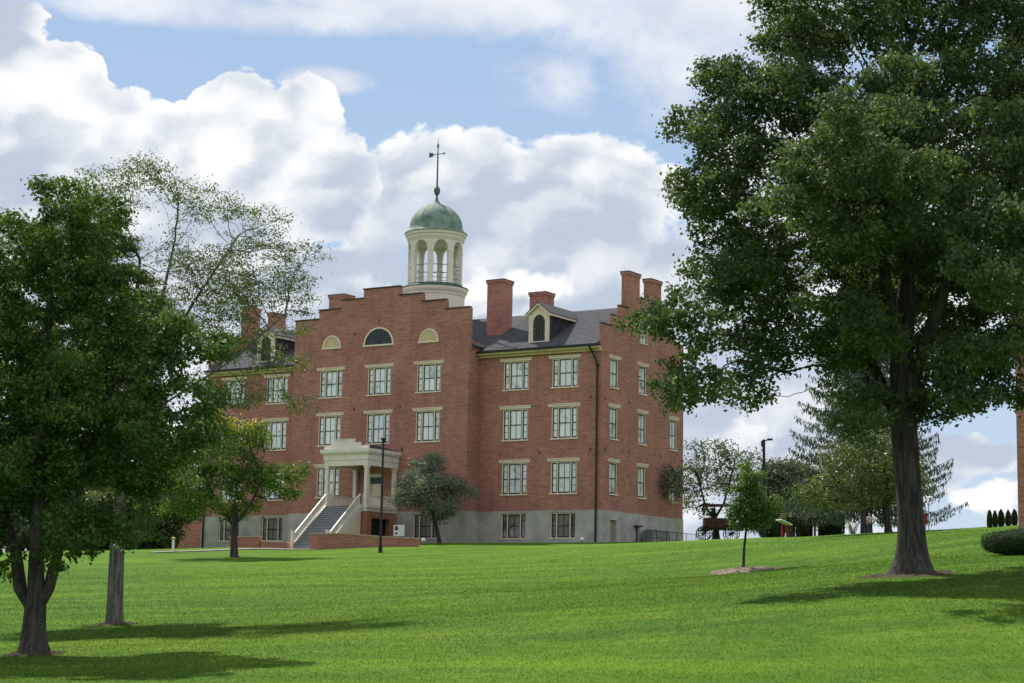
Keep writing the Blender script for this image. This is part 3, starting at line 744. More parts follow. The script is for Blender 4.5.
# prototypes
def make_window(w, h, triple, low=False, lintel=True):
    mb = MB(); fw = .085
    mb.box(-w/2, -w/2+fw, .0, .14, 0, h); mb.box(w/2-fw, w/2, .0, .14, 0, h); mb.box(-w/2+fw, w/2-fw, .0, .14, h-fw, h)
    mb.box(-w/2-.06, w/2+.06, -.13, .14, -.10, -.001)
    xs = []
    if triple:
        for s_ in (-1, 1): mb.box(s_*.56-.045, s_*.56+.045, .015, .13, 0.001, h-fw-.001)
        xs = [(-w/2+fw, -.605, 1), (-.515, .515, 2), (.605, w/2-fw, 1)]
    else: xs = [(-w/2+fw, w/2-fw, 2)]
    wd = mb.build('window', M['cream'])
    sb = MB(); b = .062; z0, z1 = 0.012, h-fw-.002
    for a, c, nv in xs:
        a += .002; c -= .002
        sb.box(a, a+b, .05, .12, z0, z1); sb.box(c-b, c, .05, .12, z0, z1)
        sb.box(a+b, c-b, .05, .12, z0, z0+b*1.5); sb.box(a+b, c-b, .05, .12, z1-b, z1)
        zm = (z0+z1)/2; sb.box(a+b, c-b, .045, .12, zm-.03, zm+.03)
        for zz in ((z0+zm)/2+.02, (z1+zm)/2-.01):
            if nv == 1: sb.box(a+b, c-b, .07, .11, zz-.014, zz+.014)
        if nv == 2:
            xm = (a+c)/2; sb.box(xm-.02, xm+.02, .068, .11, z0+b*1.5, zm-.03); sb.box(xm-.02, xm+.02, .068, .11, zm+.03, z1-b)
    sb.build('sash', M['sash'], wd)
    pb = MB(); pb.box(-w/2+.03, w/2-.03, .09, .10, .02, h-.03)
    pb.build('pane', M['pane_low'] if low else M['pane'], wd)
    if lintel:
        lb = MB(); e = .24 if triple else .28
        lb.box(-w/2-e, w/2+e, -.09, .1, h+.003, h+.16); lb.box(-w/2-e-.05, w/2+e+.05, -.14, .1, h+.161, h+.22)
        lb.build('lintel', M['cream'], wd)
    return wd
protoT = make_window(TW, 2.2, True); protoL = make_window(TW-.06, 1.86, True, True, False); protoS = make_window(SW, 2.2, False)
protos = {'T': protoT, 'L': protoL, 'S': protoS}; used = set(); HOLES = []
def put_window(kind, x, y, z, rz=0.0, sz=1.0):
    o = protos[kind]
    if kind in used: o = copy_tree(o)
    used.add(kind); o.parent = hall; o.location = (x, y, z); o.rotation_euler = (0, 0, rz); o.scale = (1, 1, sz)
    return o
def rows(kind='T'): return [(LV4, kind), (LV3, kind), (LV2, kind), (LV1, 'L')]
holesP, holesR, holesL, holesS, holesSL = [], [], [], [], []
REC = .06
for xs, y, hl in ((pav_x, PY, holesP), (rw_x, 0, holesR), (lw_x, 0, holesL)):
    for x in xs:
        for (z0, z1), kd in rows():
            if y == PY and x == pav_x[1] and z0 < 12: continue       # behind the portico: door instead
            w = TW if kd == 'T' else TW-.06; h = (z1-z0)-.10; z = z0+.10
            put_window(kd, x, y+REC, z, 0, h/(2.2 if kd == 'T' else 1.86)); hl.append((x-w/2, x+w/2, z-.10, z+h))
for y in side_y:
    for (z0, z1) in (LV4, LV3, LV2):
        h = z1-z0-.1; put_window('S', -REC, y, z0+.1, math.pi/2, h/2.2); holesS.append((y-SW/2, y+SW/2, z0, z1))
o = put_window('S', -REC, 6.5, 20.75, math.pi/2, .55); holesS.append((5.9, 7.1, 20.65, 20.75+2.2*.55))
def solid(base, holes):
    def f(u, z):
        if not base(u, z): return False
        return not any(a < u < b and c < z < e for a, b, c, e in holes)
    return f
def grid(holes, us, zs):
    return us+[h[i] for h in holes for i in (0, 1)], zs+[h[i] for h in holes for i in (2, 3)]
# brick walls
bw = MB()
stepsP = [(PL, -24.65, 23.15), (-24.65, -22.5, 23.85), (-22.5, -20.35, 24.5), (-20.35, -16.95, 25.2), (-16.95, -14.8, 24.5), (-14.8, -12.62, 23.85), (-12.62, PR, 23.12)]
door = (-19.35, -17.95, 8.15, 10.85)
us, zs = grid(holesP+[door], [a for s in stepsP for a in s[:2]], [WT_Z, 20]+[s[2] for s in stepsP])
bw.slab(us, zs, solid(lambda u, z: z > WT_Z and any(a < u < b and z < t for a, b, t in stepsP), [h for h in holesP+[door] if h[2] > WT_Z-.5]), lambda u, t, z: (u, PY+t, z))
us, zs = grid(holesR, [PR, -.2], [WT_Z, 19.4]); bw.slab(us, zs, solid(lambda u, z: z > WT_Z, holesR), lambda u, t, z: (u, t, z))
us, zs = grid(holesL, [XL+.2, PL], [WT_Z, 19.4]); bw.slab(us, zs, solid(lambda u, z: z > WT_Z, holesL), lambda u, t, z: (u, t, z))
for x0, x1 in ((PR-.4, PR), (PL, PL+.4)): bw.box(x0, x1, PY+.4, .0, WT_Z, 20.6)
stepsS = [(0, 1.55, 21.42), (1.55, 2.62, 22.25), (2.62, 5.7, 23.1), (5.7, 7.44, 24.15), (7.44, 10.38, 23.1), (10.38, 11.45, 22.25), (11.45, 13, 21.42)]
def sidewall(x0, sgn, holes):
    us, zs = grid(holes, [a for s in stepsS for a in s[:2]], [WT_Z]+[s[2] for s in stepsS])
    bw.slab(us, zs, solid(lambda u, z: z > WT_Z and any(a < u < b and z < t for a, b, t in stepsS), holes), lambda u, t, z: (x0-sgn*t, u, z), t1=.2)
sidewall(0, 1, holesS); sidewall(XL, -1, [])
bw.box(XL+.2, -.2, DY-.4, DY, WT_Z, 19.4)
wall = bw.build('wall', M['brick'], hall)
# rendered basement
cb = MB(); e = .035
doorP = (-16.4, -14.95, 4, 7.2); doorS = (1.42, 2.42, 4.0, 7.3)
lowP = [h for h in holesP if h[2] < WT_Z]; lowR = [h for h in holesR if h[2] < WT_Z]; lowL = [h for h in holesL if h[2] < WT_Z]
us, zs = grid(lowP, [PL-e, PR+e], [3.5, WT_Z-.002]); cb.slab(us, zs, solid(lambda u, z: True, lowP), lambda u, t, z: (u, PY-e+t, z))
us, zs = grid(lowR, [PR+e, -.4], [3.5, WT_Z-.002]); cb.slab(us, zs, solid(lambda u, z: True, lowR), lambda u, t, z: (u, -e+t, z))
us, zs = grid(lowL, [XL+.4, PL-e], [3.5, WT_Z-.002]); cb.slab(us, zs, solid(lambda u, z: True, lowL), lambda u, t, z: (u, -e+t, z))
us, zs = grid([doorS], [-e, DY+e], [3.5, WT_Z-.002]); cb.slab(us, zs, solid(lambda u, z: True, [doorS]), lambda u, t, z: (e-t, u, z))
cb.box(XL-e, XL+.399, -e, DY+e, 3.5, WT_Z-.002); cb.box(PR-.4, PR+e-.001, PY+.36, -e, 3.5, WT_Z-.002); cb.box(PL-e+.001, PL+.4, PY+.36, -e, 3.5, WT_Z-.002)
cb.box(XL+.4, -.401, DY-.39, DY+e, 3.5, WT_Z-.002)
cb.build('basement_wall', M['concrete'], hall)
db = MB(); db.box(-.28, -.22, doorS[0], doorS[1], 4, 7.3); o = db.build('door', M['door'], hall)
hb = MB(); hb.tube([(-.2, 2.28, 6.3), (-.12, 2.28, 6.3)], .03, 6); hb.build('handle', M['steel'], o)
# copings
def coping(*bx):
    m = MB(); m.box(*bx); m.build('coping', M['coping'], hall)
for a, b, t in stepsP: coping(a-.06 if a > PL else a-.08, b+(.0 if t < 25 else .06) if b > CX else b+.0, PY-.07, PY+.3, t+.001, t+.10)
for x0, x1 in ((-.24, .06), (XL-.06, XL+.24)):
    for a, b, t in stepsS:
        if 2.7 < (a+b)/2 < 4.4 or 8.7 < (a+b)/2 < 10.3: coping(x0, x1, (2.62 if a < 6 else 9.16), (3.94 if a < 6 else 10.38), t+.001, t+.1)
        elif t > 24: coping(x0, x1, a, b, t+.001, t+.1)
        else: coping(x0, x1, a-(.05 if a > 6 else 0), b+(.05 if a < 6 else 0), t+.001, t+.10)
# roof
EZ, SL = 19.88, .5457; RY = 6.5; RZ = EZ+SL*(RY+.5)
rf = MB()
def slope(x0, x1, y0, z0, y1, z1, th=.16): rf.prism([(y0, z0), (y1, z1), (y1, z1-th), (y0, z0-th)], 'x', x0, x1)
rf.prism([(-.5, EZ), (RY, RZ), (DY+.5, EZ), (DY+.5, EZ-.14), (RY, RZ-.16), (-.5, EZ-.14)], 'x', XL+.201, -.201)
# pavilion cross roof
rf.prism([(PL-.2, 20.35), (CX, 24.35), (PR+.25, 20.35), (PR+.25, 20.2), (CX, 24.18), (PL-.2, 20.2)], 'y', PY+.401, RY)
# slate courses
roof = rf.build('roof', M['slate'], hall)
for x0, x1 in ((XL+.21, PL-.2), (PR+.3, -.21)):
    cr = MB()
    for i in range(26):
        yy = -.38+i*.26; zz = EZ+SL*(yy+.5)
        cr.prism([(yy, zz+.002), (yy+.26, zz+SL*.26+.002), (yy, zz+.022)], 'x', x0, x1)
    cr.build('slates', M['slate'], roof)
# gutter + cornice
for x0, x1 in ((PR+.002, -.02), (XL+.02, PL-.002)):
    gt = MB(); gt.box(x0, x1, -.62, -.50, EZ-.12, EZ+.02); gt.build('gutter', M['black'], hall)
for x0, x1 in ((PR+.003, .001), (XL-.001, PL-.003)):
    cn = MB(); cn.prism([(-.003, EZ-.46), (-.22, EZ-.46), (-.22, EZ-.27), (-.49, EZ-.27), (-.49, EZ-.145), (-.003, EZ-.145)], 'x', x0, x1); cn.build('cornice', M['ochre'], hall)
dp = MB(); dp.tube([(-.75, -.55, EZ-.15), (-.6, -.3, 19.3), (-.28, -.14, 18.5), (-.28, -.14, 5.3)], .075, 10)
dp.box(-.40, -.16, -.24, -.02, 18.3, 18.42); dp.build('downspout', M['black'], hall)
dp2 = MB(); dp2.tube([(XL+.25, -.14, 19.3), (XL+.25, -.14, 5.0)], .075, 10); dp2.build('downspout', M['black'], hall)
# chimneys
def chimney(x0, x1, y0, y1, zb, zt):
    c = MB(); c.box(x0, x1, y0, y1, zb, zt-.35); c.box(x0-.04, x1+.04, y0-.04, y1+.04, zt-.349, zt-.24); c.box(x0-.08, x1+.08, y0-.08, y1+.08, zt-.239, zt-.06)
    o = c.build('chimney', M['brick'], roof); k = MB(); k.box(x0-.1, x1+.1, y0-.1, y1+.1, zt-.059, zt); k.build('chimney_cap', M['coping'], hall).parent = roof
chimney(-11.72, -10.25, 2.7, 4.05, 20, 25.98); chimney(-11.72, -10.25, 8.95, 10.3, 20, 25.98)
chimney(-27.05, -25.55, 2.7, 4.05, 20, 25.98); chimney(-27.05, -25.55, 8.95, 10.3, 20, 25.98)
for xa, xb in ((-.60, .02), (XL-.02, XL+.60)):
    chimney(xa, xb, 3.95, 5.68, 20.5, 25.95); chimney(xa, xb, 7.45, 9.15, 20.5, 25.95)
# lunettes
def arch_poly(cx, z0, r, hh, n=20, w=None):
    return [(cx-r, z0)]+[(cx-r*math.cos(math.pi*i/n), z0+hh*math.sin(math.pi*i/n)) for i in range(1, n)]+[(cx+r, z0)]
def lunette(cx, z0, r, hh, panemat, spokes):
    n = 20; o = MB()
    outer = [(cx-(r+.12)*math.cos(math.pi*i/n), z0+(hh+.13)*math.sin(math.pi*i/n)) for i in range(n+1)]
    inner = [(cx-r*math.cos(math.pi*i/n), z0+hh*math.sin(math.pi*i/n)) for i in range(n+1)]
    for i in range(n): o.prism([outer[i], outer[i+1], inner[i+1], inner[i]], 'y', PY-.06, PY+.02)
    o.box(cx-r-.16, cx+r+.16, PY-.1, PY+.02, z0-.13, z0-.001)
    w = o.build('window', M['cream'], hall)
    p = MB(); p.prism(inner, 'y', PY-.012, PY-.004); p.build('pane', panemat, w)
    s = MB()
    for k in range(1, spokes):
        a = math.pi*k/spokes; s.prism([(cx-.02, z0), (cx+.02, z0), (cx-r*math.cos(a)+.015, z0+hh*math.sin(a)), (cx-r*math.cos(a)-.015, z0+hh*math.sin(a))], 'y', PY-.035, PY-.013)
    inn2 = [(cx-r*.55*math.cos(math.pi*i/n), z0+hh*.55*math.sin(math.pi*i/n)) for i in range(n+1)]
    s.build('sash', M['sash'] if spokes > 4 else M['cream'], w)
lunette(CX-.07, 20.82, 1.3, 1.22, M['pane_dark'], 7)
lunette(-23.3, 20.86, .78, .82, M['ochre'], 3); lunette(-14.1, 20.8, .78, .82, M['ochre'], 3)
# small iron wall anchors
for x, z, y in [(-21.2, 12.7, PY), (-16.35, 12.7, PY), (-16.3, 12.6, PY), (-20.95, 15.9, PY), (-16.6, 15.9, PY), (-5.1, 12.2, 0), (-.85, 12.3, 0), (-.8, 16.1, 0), (-18.8, 22.7, PY), (-21.1, 21.8, PY)]:
    an = MB(); an.box(x-.07, x+.07, y-.04, y-.003, z-.07, z+.07); an.build('wall_anchor', M['coping'], hall)
for y, z in [(.6, 12.3), (4.2, 12.4), (9.2, 12.5), (.5, 16.0), (4.2, 16.1)]:
    an = MB(); an.box(.003, .04, y-.07, y+.07, z-.07, z+.07); an.build('wall_anchor', M['coping'], hall)

# dormers
def dormer(cx):
    x0, x1, yf = cx-.86, cx+.86, .6; zb = EZ+SL*(yf+.5)-.1; ze = 22.72; za = 23.4; n = 16
    root = MB(); r = .52; zs = 21.95; hw = .05
    # front face with arched opening built from strips
    root.prism([(x0, zb), (cx-r, zb), (cx-r, zs), (x0, zs)], 'y', yf, yf+.12); root.prism([(cx+r, zb), (x1, zb), (x1, zs), (cx+r, zs)], 'y', yf, yf+.12)
    root.prism([(cx-r, zb), (cx+r, zb), (cx+r, zb+.18), (cx-r, zb+.18)], 'y', yf, yf+.12)
    top = lambda x: za-.12-(za-ze)*abs(x-cx)/.86
    xs = [x0]+[cx-r*math.cos(math.pi*i/n) for i in range(n+1)]+[x1]; zz = [zs]+[zs+r*1.15*math.sin(math.pi*i/n) for i in range(n+1)]+[zs]
    for i in range(len(xs)-1):
        if xs[i+1]-xs[i] > 1e-4: root.prism([(xs[i], zz[i]), (xs[i+1], zz[i+1]), (xs[i+1], top(xs[i+1])), (xs[i], top(xs[i]))], 'y', yf, yf+.12)
    root.box(x0, x0+.16, yf-.04, yf-.001, zb, 22.6); root.box(x1-.16, x1, yf-.04, yf-.001, zb, 22.6)
    d = root.build('dormer', M['cream'], hall)
    ck = MB()
    for xa, xb in ((x0+.002, x0+.1), (x1-.1, x1-.002)):
        yr = (ze-EZ)/SL-.5
        ck.prism([(yf+.121, zb), (yf+.121, ze), (yr, ze)], 'x', xa, xb)
    ck.build('cheek', M['slate_dark'], d)
    rr = MB(); ya = (za-EZ)/SL-.5+.3; o = .24; drop = (za-ze)/.86*o
    rr.prism([(x0-o, ze-drop+.02), (cx, za+.02), (x1+o, ze-drop+.02), (x1+o, ze-drop+.10), (cx, za+.11), (x0-o, ze-drop+.10)], 'y', yf-.22, ya)
    rr.build('dormer_roof', M['slate'], d)
    tr = MB()
    tr.prism([(x0-o, ze-drop-.13), (cx, za-.13), (x1+o, ze-drop-.13), (x1+o, ze-drop+.018), (cx, za+.018), (x0-o, ze-drop+.018)], 'y', yf-.2, yf-.05)
    for xa, xb in ((x0-o, x0-.001), (x1+.001, x1+o)): tr.box(xa, xb, yf-.05, (ze-EZ)/SL-.5, ze-.30, ze-.17)
    tr.build('trim', M['cream'], d)
    gp = MB(); gp.prism([(cx-r-.02, zb+.15), (cx+r+.02, zb+.15)]+[(cx+(r+.02)*math.cos(math.pi*i/n), zs+(r+.02)*1.15*math.sin(math.pi*i/n)) for i in range(n+1)], 'y', yf+.08, yf+.1)
    gp.build('pane', M['pane_dark'], d)
    sm = MB()
    for x in (cx-.26, cx, cx+.26): sm.box(x-.018, x+.018, yf+.045, yf+.078, zb+.18, zs+(.5 if x == cx else .42))
    for z in (zb+.55, zb+.95, zb+1.3, zs): sm.box(cx-r, cx+r, yf+.05, yf+.076, z-.018, z+.018)
    sm.box(cx-r, cx+r, yf+.03, yf+.076, zb+.93, zb+.99)
    sm.build('sash', M['sash'], d)
dormer(-5.72); dormer(-31.75)

# cupola
cup = empty('cupola', (-18.75, 5.75, 0), 0); CK = .81; cup.parent = hall
# the ring of the base is the part; the rest its sub-parts
c = MB(); c.lathe([(r_*CK, z_) for r_, z_ in [(3.0, 21.0), (3.0, 25.6), (3.08, 25.62), (3.08, 25.75), (3.22, 25.9), (3.3, 26.05), (3.3, 26.2)]], 64); c.build('drum_base', M['whitec'], cup, smooth=False)
c = MB(); c.lathe([(r_*CK, z_) for r_, z_ in [(3.36, 26.21), (3.38, 26.27), (3.1, 26.36), (2.8, 26.4), (2.8, 26.52), (2.7, 26.54)]], 64); c.build('copper_ledge', M['copper_dark'], cup)
Rd, RI = 2.2, 1.93; NA = 8; zb, zsp, ztop = 26.45, 29.18, 30.1
cam_dir = math.atan2((-CORNER.y-EY.y*5.65), 0)
# direction to the camera in hall coordinates
tc = -(CORNER+EX*(-18.75)+EY*5.65); base_a = math.atan2(tc.dot(EY), tc.dot(EX)); base_a += R(12)
ar = MB(); hwA = .285
def cyl(a, r, z): return (r*math.cos(a), r*math.sin(a), z)
for k in range(NA):
    a0 = base_a+k*2*math.pi/NA; nst = 14
    # arch zone above opening
    prev = None
    for i in range(nst):
        t0, t1 = i/nst, (i+1)/nst; aa, ab = a0-hwA+2*hwA*t0, a0-hwA+2*hwA*t1
        za_, zb_ = (zsp+.80*math.sqrt(max(0, 1-(2*t-1)**2)) for t in (t0, t1))
        ar.face([cyl(aa, Rd, za_), cyl(ab, Rd, zb_), cyl(ab, Rd, ztop), cyl(aa, Rd, ztop)])
        ar.face([cyl(aa, RI, za_), cyl(aa, RI, ztop), cyl(ab, RI, ztop), cyl(ab, RI, zb_)])
        ar.face([cyl(aa, Rd, za_), cyl(aa, RI, za_), cyl(ab, RI, zb_), cyl(ab, Rd, zb_)])
    # pier to the next opening
    pa, pb = a0+hwA, a0+2*math.pi/NA-hwA; m = 5
    for i in range(m):
        aa, ab = pa+(pb-pa)*i/m, pa+(pb-pa)*(i+1)/m
        ar.face([cyl(aa, Rd, zb), cyl(ab, Rd, zb), cyl(ab, Rd, ztop), cyl(aa, Rd, ztop)]); ar.face([cyl(aa, RI, zb), cyl(aa, RI, ztop), cyl(ab, RI, ztop), cyl(ab, RI, zb)])
    for a in (pa, pb): ar.face([cyl(a, Rd, zb), cyl(a, RI, zb), cyl(a, RI, zsp), cyl(a, Rd, zsp)])
    # impost band and engaged pilaster
    pm = (pa+pb)/2; hw_ = (pb-pa)/2+.012
    for z0, z1, ex in ((zsp-.10, zsp+.02, .05), (zb, zb+.22, .05)):
        for i in range(4):
            aa, ab = pm-hw_+2*hw_*i/4, pm-hw_+2*hw_*(i+1)/4
            ar.face([cyl(aa, Rd+ex*.8, z0), cyl(ab, Rd+ex*.8, z0), cyl(ab, Rd+ex*.8, z1), cyl(aa, Rd+ex*.8, z1)]); ar.face([cyl(aa, Rd+ex*.8, z1), cyl(ab, Rd+ex*.8, z1), cyl(ab, RI-.02, z1), cyl(aa, RI-.02, z1)]); ar.face([cyl(aa, Rd+ex*.8, z0), cyl(aa, RI-.02, z0), cyl(ab, RI-.02, z0), cyl(ab, Rd+ex*.8, z0)])
        for a in (pm-hw_, pm+hw_): ar.face([cyl(a, Rd+ex*.8, z0), cyl(a, RI-.02, z0), cyl(a, RI-.02, z1), cyl(a, Rd+ex*.8, z1)])
ar.build('arcade', M['whitec'], cup, recalc=True)
c = MB(); c.lathe([(r_*CK, 30.0+(z_-30.2)*.85) for r_, z_ in [(2.4, 30.2), (2.80, 30.34), (2.80, 30.42), (2.88, 30.5), (2.9, 30.72), (3.02, 30.8), (3.06, 30.98), (3.12, 31.04), (2.6, 31.06)]], 64); c.build('cupola_cornice', M['whitec'], cup)
c = MB(); prof = [(3.16, 30.735), (3.14, 30.80), (2.96, 30.88), (2.80, 31.02), (2.70, 31.22)]
for i in range(1, 13):
    a = math.pi/2*i/12; prof.append((2.66*math.cos(a)**1.06, 31.22+2.05*math.sin(a)))
prof = [p for p in prof if p[0] > .34]+[(.46, 33.30), (.24, 33.5), (.13, 33.75)]
prof = sorted(prof, key=lambda p: p[1])
c.lathe([(r_*(CK if r_ > .5 else .8), z_) for r_, z_ in prof], 48)
# standing seams
for k in range(16):
    a = 2*math.pi*k/16; pts = [(2.2*math.cos(a), 2.2*math.sin(a), 31.1)]+[(CK*(2.665*math.cos(b)**1.06)*math.cos(a), CK*(2.665*math.cos(b)**1.06)*math.sin(a), 31.22+2.055*math.sin(b)) for i, b in enumerate([math.pi/2*j/10 for j in range(10)])]
    c.tube(pts, .014, 4)
c.build('dome', M['copper'], cup)
c = MB(); c.lathe([(r_*.8, z_) for r_, z_ in [(.13, 33.6), (.16, 33.7), (.10, 33.8), (.10, 34.0), (.20, 34.08), (.30, 34.25), (.33, 34.42), (.28, 34.6), (.15, 34.74), (.09, 34.85), (.075, 37.2), (.05, 37.9), (.1, 38.05), (.12, 38.17), (.08, 38.28), (.03, 38.36), (.012, 38.8)]], 16)
c.build('finial', M['copper_dark'], cup)
va = MB(); va.tube([EX*-.62+Vector((0, 0, 37.45)), EX*.6+Vector((0, 0, 37.45))], .035, 6)
va = MB(); va.tube([(-.65, 0, 37.45), (.6, 0, 37.45)], .035, 6); va.prism([(-.85, 37.25), (-.5, 37.3), (-.42, 37.45), (-.5, 37.6), (-.85, 37.66)], 'y', -.025, .025); va.prism([(.55, 37.36), (.78, 37.45), (.55, 37.54)], 'y', -.025, .025)
va.build('weather_vane', M['copper_dark'], cup)
rl = MB()
for z, r_ in ((28.0, .03), (27.35, .022), (26.95, .022)):
    rl.tube([cyl(2*math.pi*i/48, 1.98, z) for i in range(49)], r_, 6, False)
rl.build('railing', M['copper_dark'], cup)
fl = MB(); fl.lathe([(2.2, 26.4), (2.2, 26.5)], 48); fl.build('floor', M['copper_dark'], cup)
# drum skylight inside: ceiling
ce = MB(); ce.lathe([(1.9, 30.02), (1.9, 30.07)], 48); ce.build('ceiling', M['whitec'], cup)

# ------------------------------------------------------------------ portico
port = empty('portico', (0, 0, 0)); port.parent = hall
X0, X1, Y0, Y1 = -20.65, -16.62, -5.5, PY-.005; DK = 8.17
st = MB()
st.box(X0, X1, Y0+.05, Y1-.0, DK-.38, DK); st.box(X0-.06, X1+.06, Y0, Y1-.01, DK-.12, DK-.001+.0)
en = MB()
def ring(mb, o, z0, z1):
    mb.box(X0-o, X1+o, Y0-o, Y0+.35, z0, z1); mb.box(X0-o, X0+.35, Y0+.351, Y1, z0, z1); mb.box(X1-.35, X1+o, Y0+.351, Y1, z0, z1)
ring(en, .0, 11.18, 11.6); ring(en, .05, 11.601, 12.05); ring(en, .16, 12.051, 12.16); ring(en, .24, 12.161, 12.42)
en.box(X0, X1, Y0+.3, Y1, 12.0, 12.1)
for a, b, t in [(X0+.0, X1-.0, 12.66), (X0+.55, X1-.75, 12.9), (X0+.9, X1-1.35, 13.12)]:
    en.box(a, b, Y0-.05, Y0+.2, 12.421 if t < 12.7 else (12.661 if t < 13 else 12.901), t)
    en.box(a-.05, b+.05, Y0-.1, Y0+.24, t+.001, t+.05) if t > 13 else None
en.build('entablature', M['white'], port)
pr_ = MB(); pr_.prism([(X0-.2, 12.43), ((X0+X1)/2, 12.98), (X1+.22, 12.43)], 'y', Y0+.25, Y1); pr_.build('portico_roof', M['slate_dark'], port)
def column(x, y):
    m = MB(); m.box(x-.17, x+.17, y-.17, y+.17, DK+.001, DK+.16); m.box(x-.135, x+.135, y-.135, y+.135, DK+.161, 11.0); m.box(x-.18, x+.18, y-.18, y+.18, 11.001, 11.179)
    m.build('column', M['white'], port)
for x, y in ((X0+.2, Y0+.2), (X1-.2, Y0+.2), (X0+.2, Y1-.22), (X1-.2, Y1-.22)): column(x, y)
st.build('deck', M['white'], port)
bp = MB(); bp.box(X1-.62, X1-.02, Y0+.1, Y0+.7, 4, DK-.385); bp.box(X1-.42, X1-.02, Y1-.9, Y1, 4, DK-.385); bp.box(X0+.02, X0+.5, Y0+.1, Y1, 4, DK-.385); bp.box(X1-.42, X1-.02, Y0+.71, Y1-.91, 7.3, DK-.386)
bp.build('brick_pier', M['brick2'], port)
ub = MB(); ub.box(X1-.6, X1-.5, Y0+.71, Y1-.91, 4, 7.3); ub.build('cellar_door', M['black'], port)
# balustrade: rails plus balusters
def balus(mb, p0, p1, h=.82, n=None):
    p0, p1 = Vector(p0), Vector(p1); ln = (p1-p0).length; n = n or int(ln/.16); d = (p1-p0)
    ax = 'x' if abs(d.x) > abs(d.y) else 'y'
    def bar(za, zb, w):
        a, b = (p0.x, p1.x) if ax == 'x' else (p0.y, p1.y); q = p0.y if ax == 'x' else p0.x
        f = [(a, p0.z+za), (b, p1.z+za), (b, p1.z+zb), (a, p0.z+zb)]
        mb.prism(f, 'y' if ax == 'x' else 'x', q-w, q+w)
    bar(h-.07, h+.03, .06); bar(.06, .15, .045)
    for i in range(n):
        p = p0+d*((i+.5)/n); mb.box(p.x-.022, p.x+.022, p.y-.022, p.y+.022, p.z+.13, p.z+h-.06)
b1 = MB(); balus(b1, (X1-.2, Y0+.42, DK), (X1-.2, Y1-.45, DK)); b1.build('balustrade', M['white'], port)
b1 = MB(); balus(b1, (X0+.2, Y0+.42, DK), (X0+.2, Y1-.45, DK)); b1.build('balustrade', M['white'], port)
SX0, SX1, SYB = -20.35, -17.15, -9.35; ZB = 5.0; ns = 18
b1 = MB(); b1.box(SX1+.08, X1-.4, Y0+.1, Y0+.16, DK, DK+.85); b1.build('side_panel', M['white'], port)
# staircase
stair = MB(); rz_ = (DK-ZB)/ns; ry_ = (Y0-SYB)/ns
stair.cur = 0
for i in range(ns):
    zt = DK-rz_*(i); ya = Y0-ry_*i; yb = Y0-ry_*(i+1)
    stair.cur = 1; stair.box(SX0+.08, SX1-.08, yb+.02, ya, 4.2, zt-.04)
    stair.cur = 0; stair.box(SX0+.08, SX1-.08, yb-.02, ya-.021, zt-.039, zt)
sto = stair.build('staircase', [M['step'], M['riser']], port)
st2 = MB()
for x in (SX0, SX1):
    st2.prism([(Y0, DK+.12), (Y0, DK-.55), (SYB-.05, ZB-.55), (SYB-.05, ZB+.12)], 'x', x-.07, x+.07)
st2.build('stringer', M['white'], port)
cs = MB(); cs.prism([(Y0, DK-.56), (Y0, 4), (SYB+.1, 4), (SYB+.1, ZB-.4)], 'x', SX1-.02, SX1+.04); cs.build('stair_side', M['cream'], port)
for x in (SX0, SX1):
    b1 = MB(); balus(b1, (x, Y0-.1, DK+.08), (x, SYB+.12, ZB+.16), .8, 24); b1.box(x-.11, x+.11, SYB-.12, SYB+.1, 4.6, ZB+1.12); b1.box(x-.14, x+.14, SYB-.15, SYB+.13, ZB+1.121, ZB+1.2); b1.build('stair_rail', M['white'], port)
# entrance door
dm = MB(); dm.box(door[0], door[0]+.12, PY-.03, PY+.2, DK, door[3]); dm.box(door[1]-.12, door[1], PY-.03, PY+.2, DK, door[3]); dm.box(door[0]+.12, door[1]-.12, PY-.03, PY+.2, 10.6, door[3])
do = dm.build('door', M['white'], hall)
dl = MB(); dl.box(door[0]+.121, door[1]-.121, PY+.12, PY+.17, DK, 10.1); dl.build('door_leaf', M['cream'], do); dl = MB(); dl.box(door[0]+.121, door[1]-.121, PY+.13, PY+.16, 10.101, 10.599); dl.build('fanlight', M['pane_dark'], do)

# ------------------------------------------------------------------ annex at the far left
anx = empty('brick_annex', L(XL-.15, 3.0), -YA); tag(anx, 'low dark red brick annex beyond the left end of the hall', 'building')
a = MB(); a.box(-5.5, 0, 0, 8, 4, 9.2); a.build('wall', M['brick'], anx)
a = MB(); a.prism([(-.3, 9.2), (4, 11), (8.3, 9.2), (8.3, 9.0), (-.3, 9.0)], 'x', -5.8, .0); a.build('roof', M['slate'], anx)
a = MB(); a.tube([(-1.9, -.08, 5), (-1.9, -.08, 9)], .07, 8); a.build('downspout', M['black'], anx)
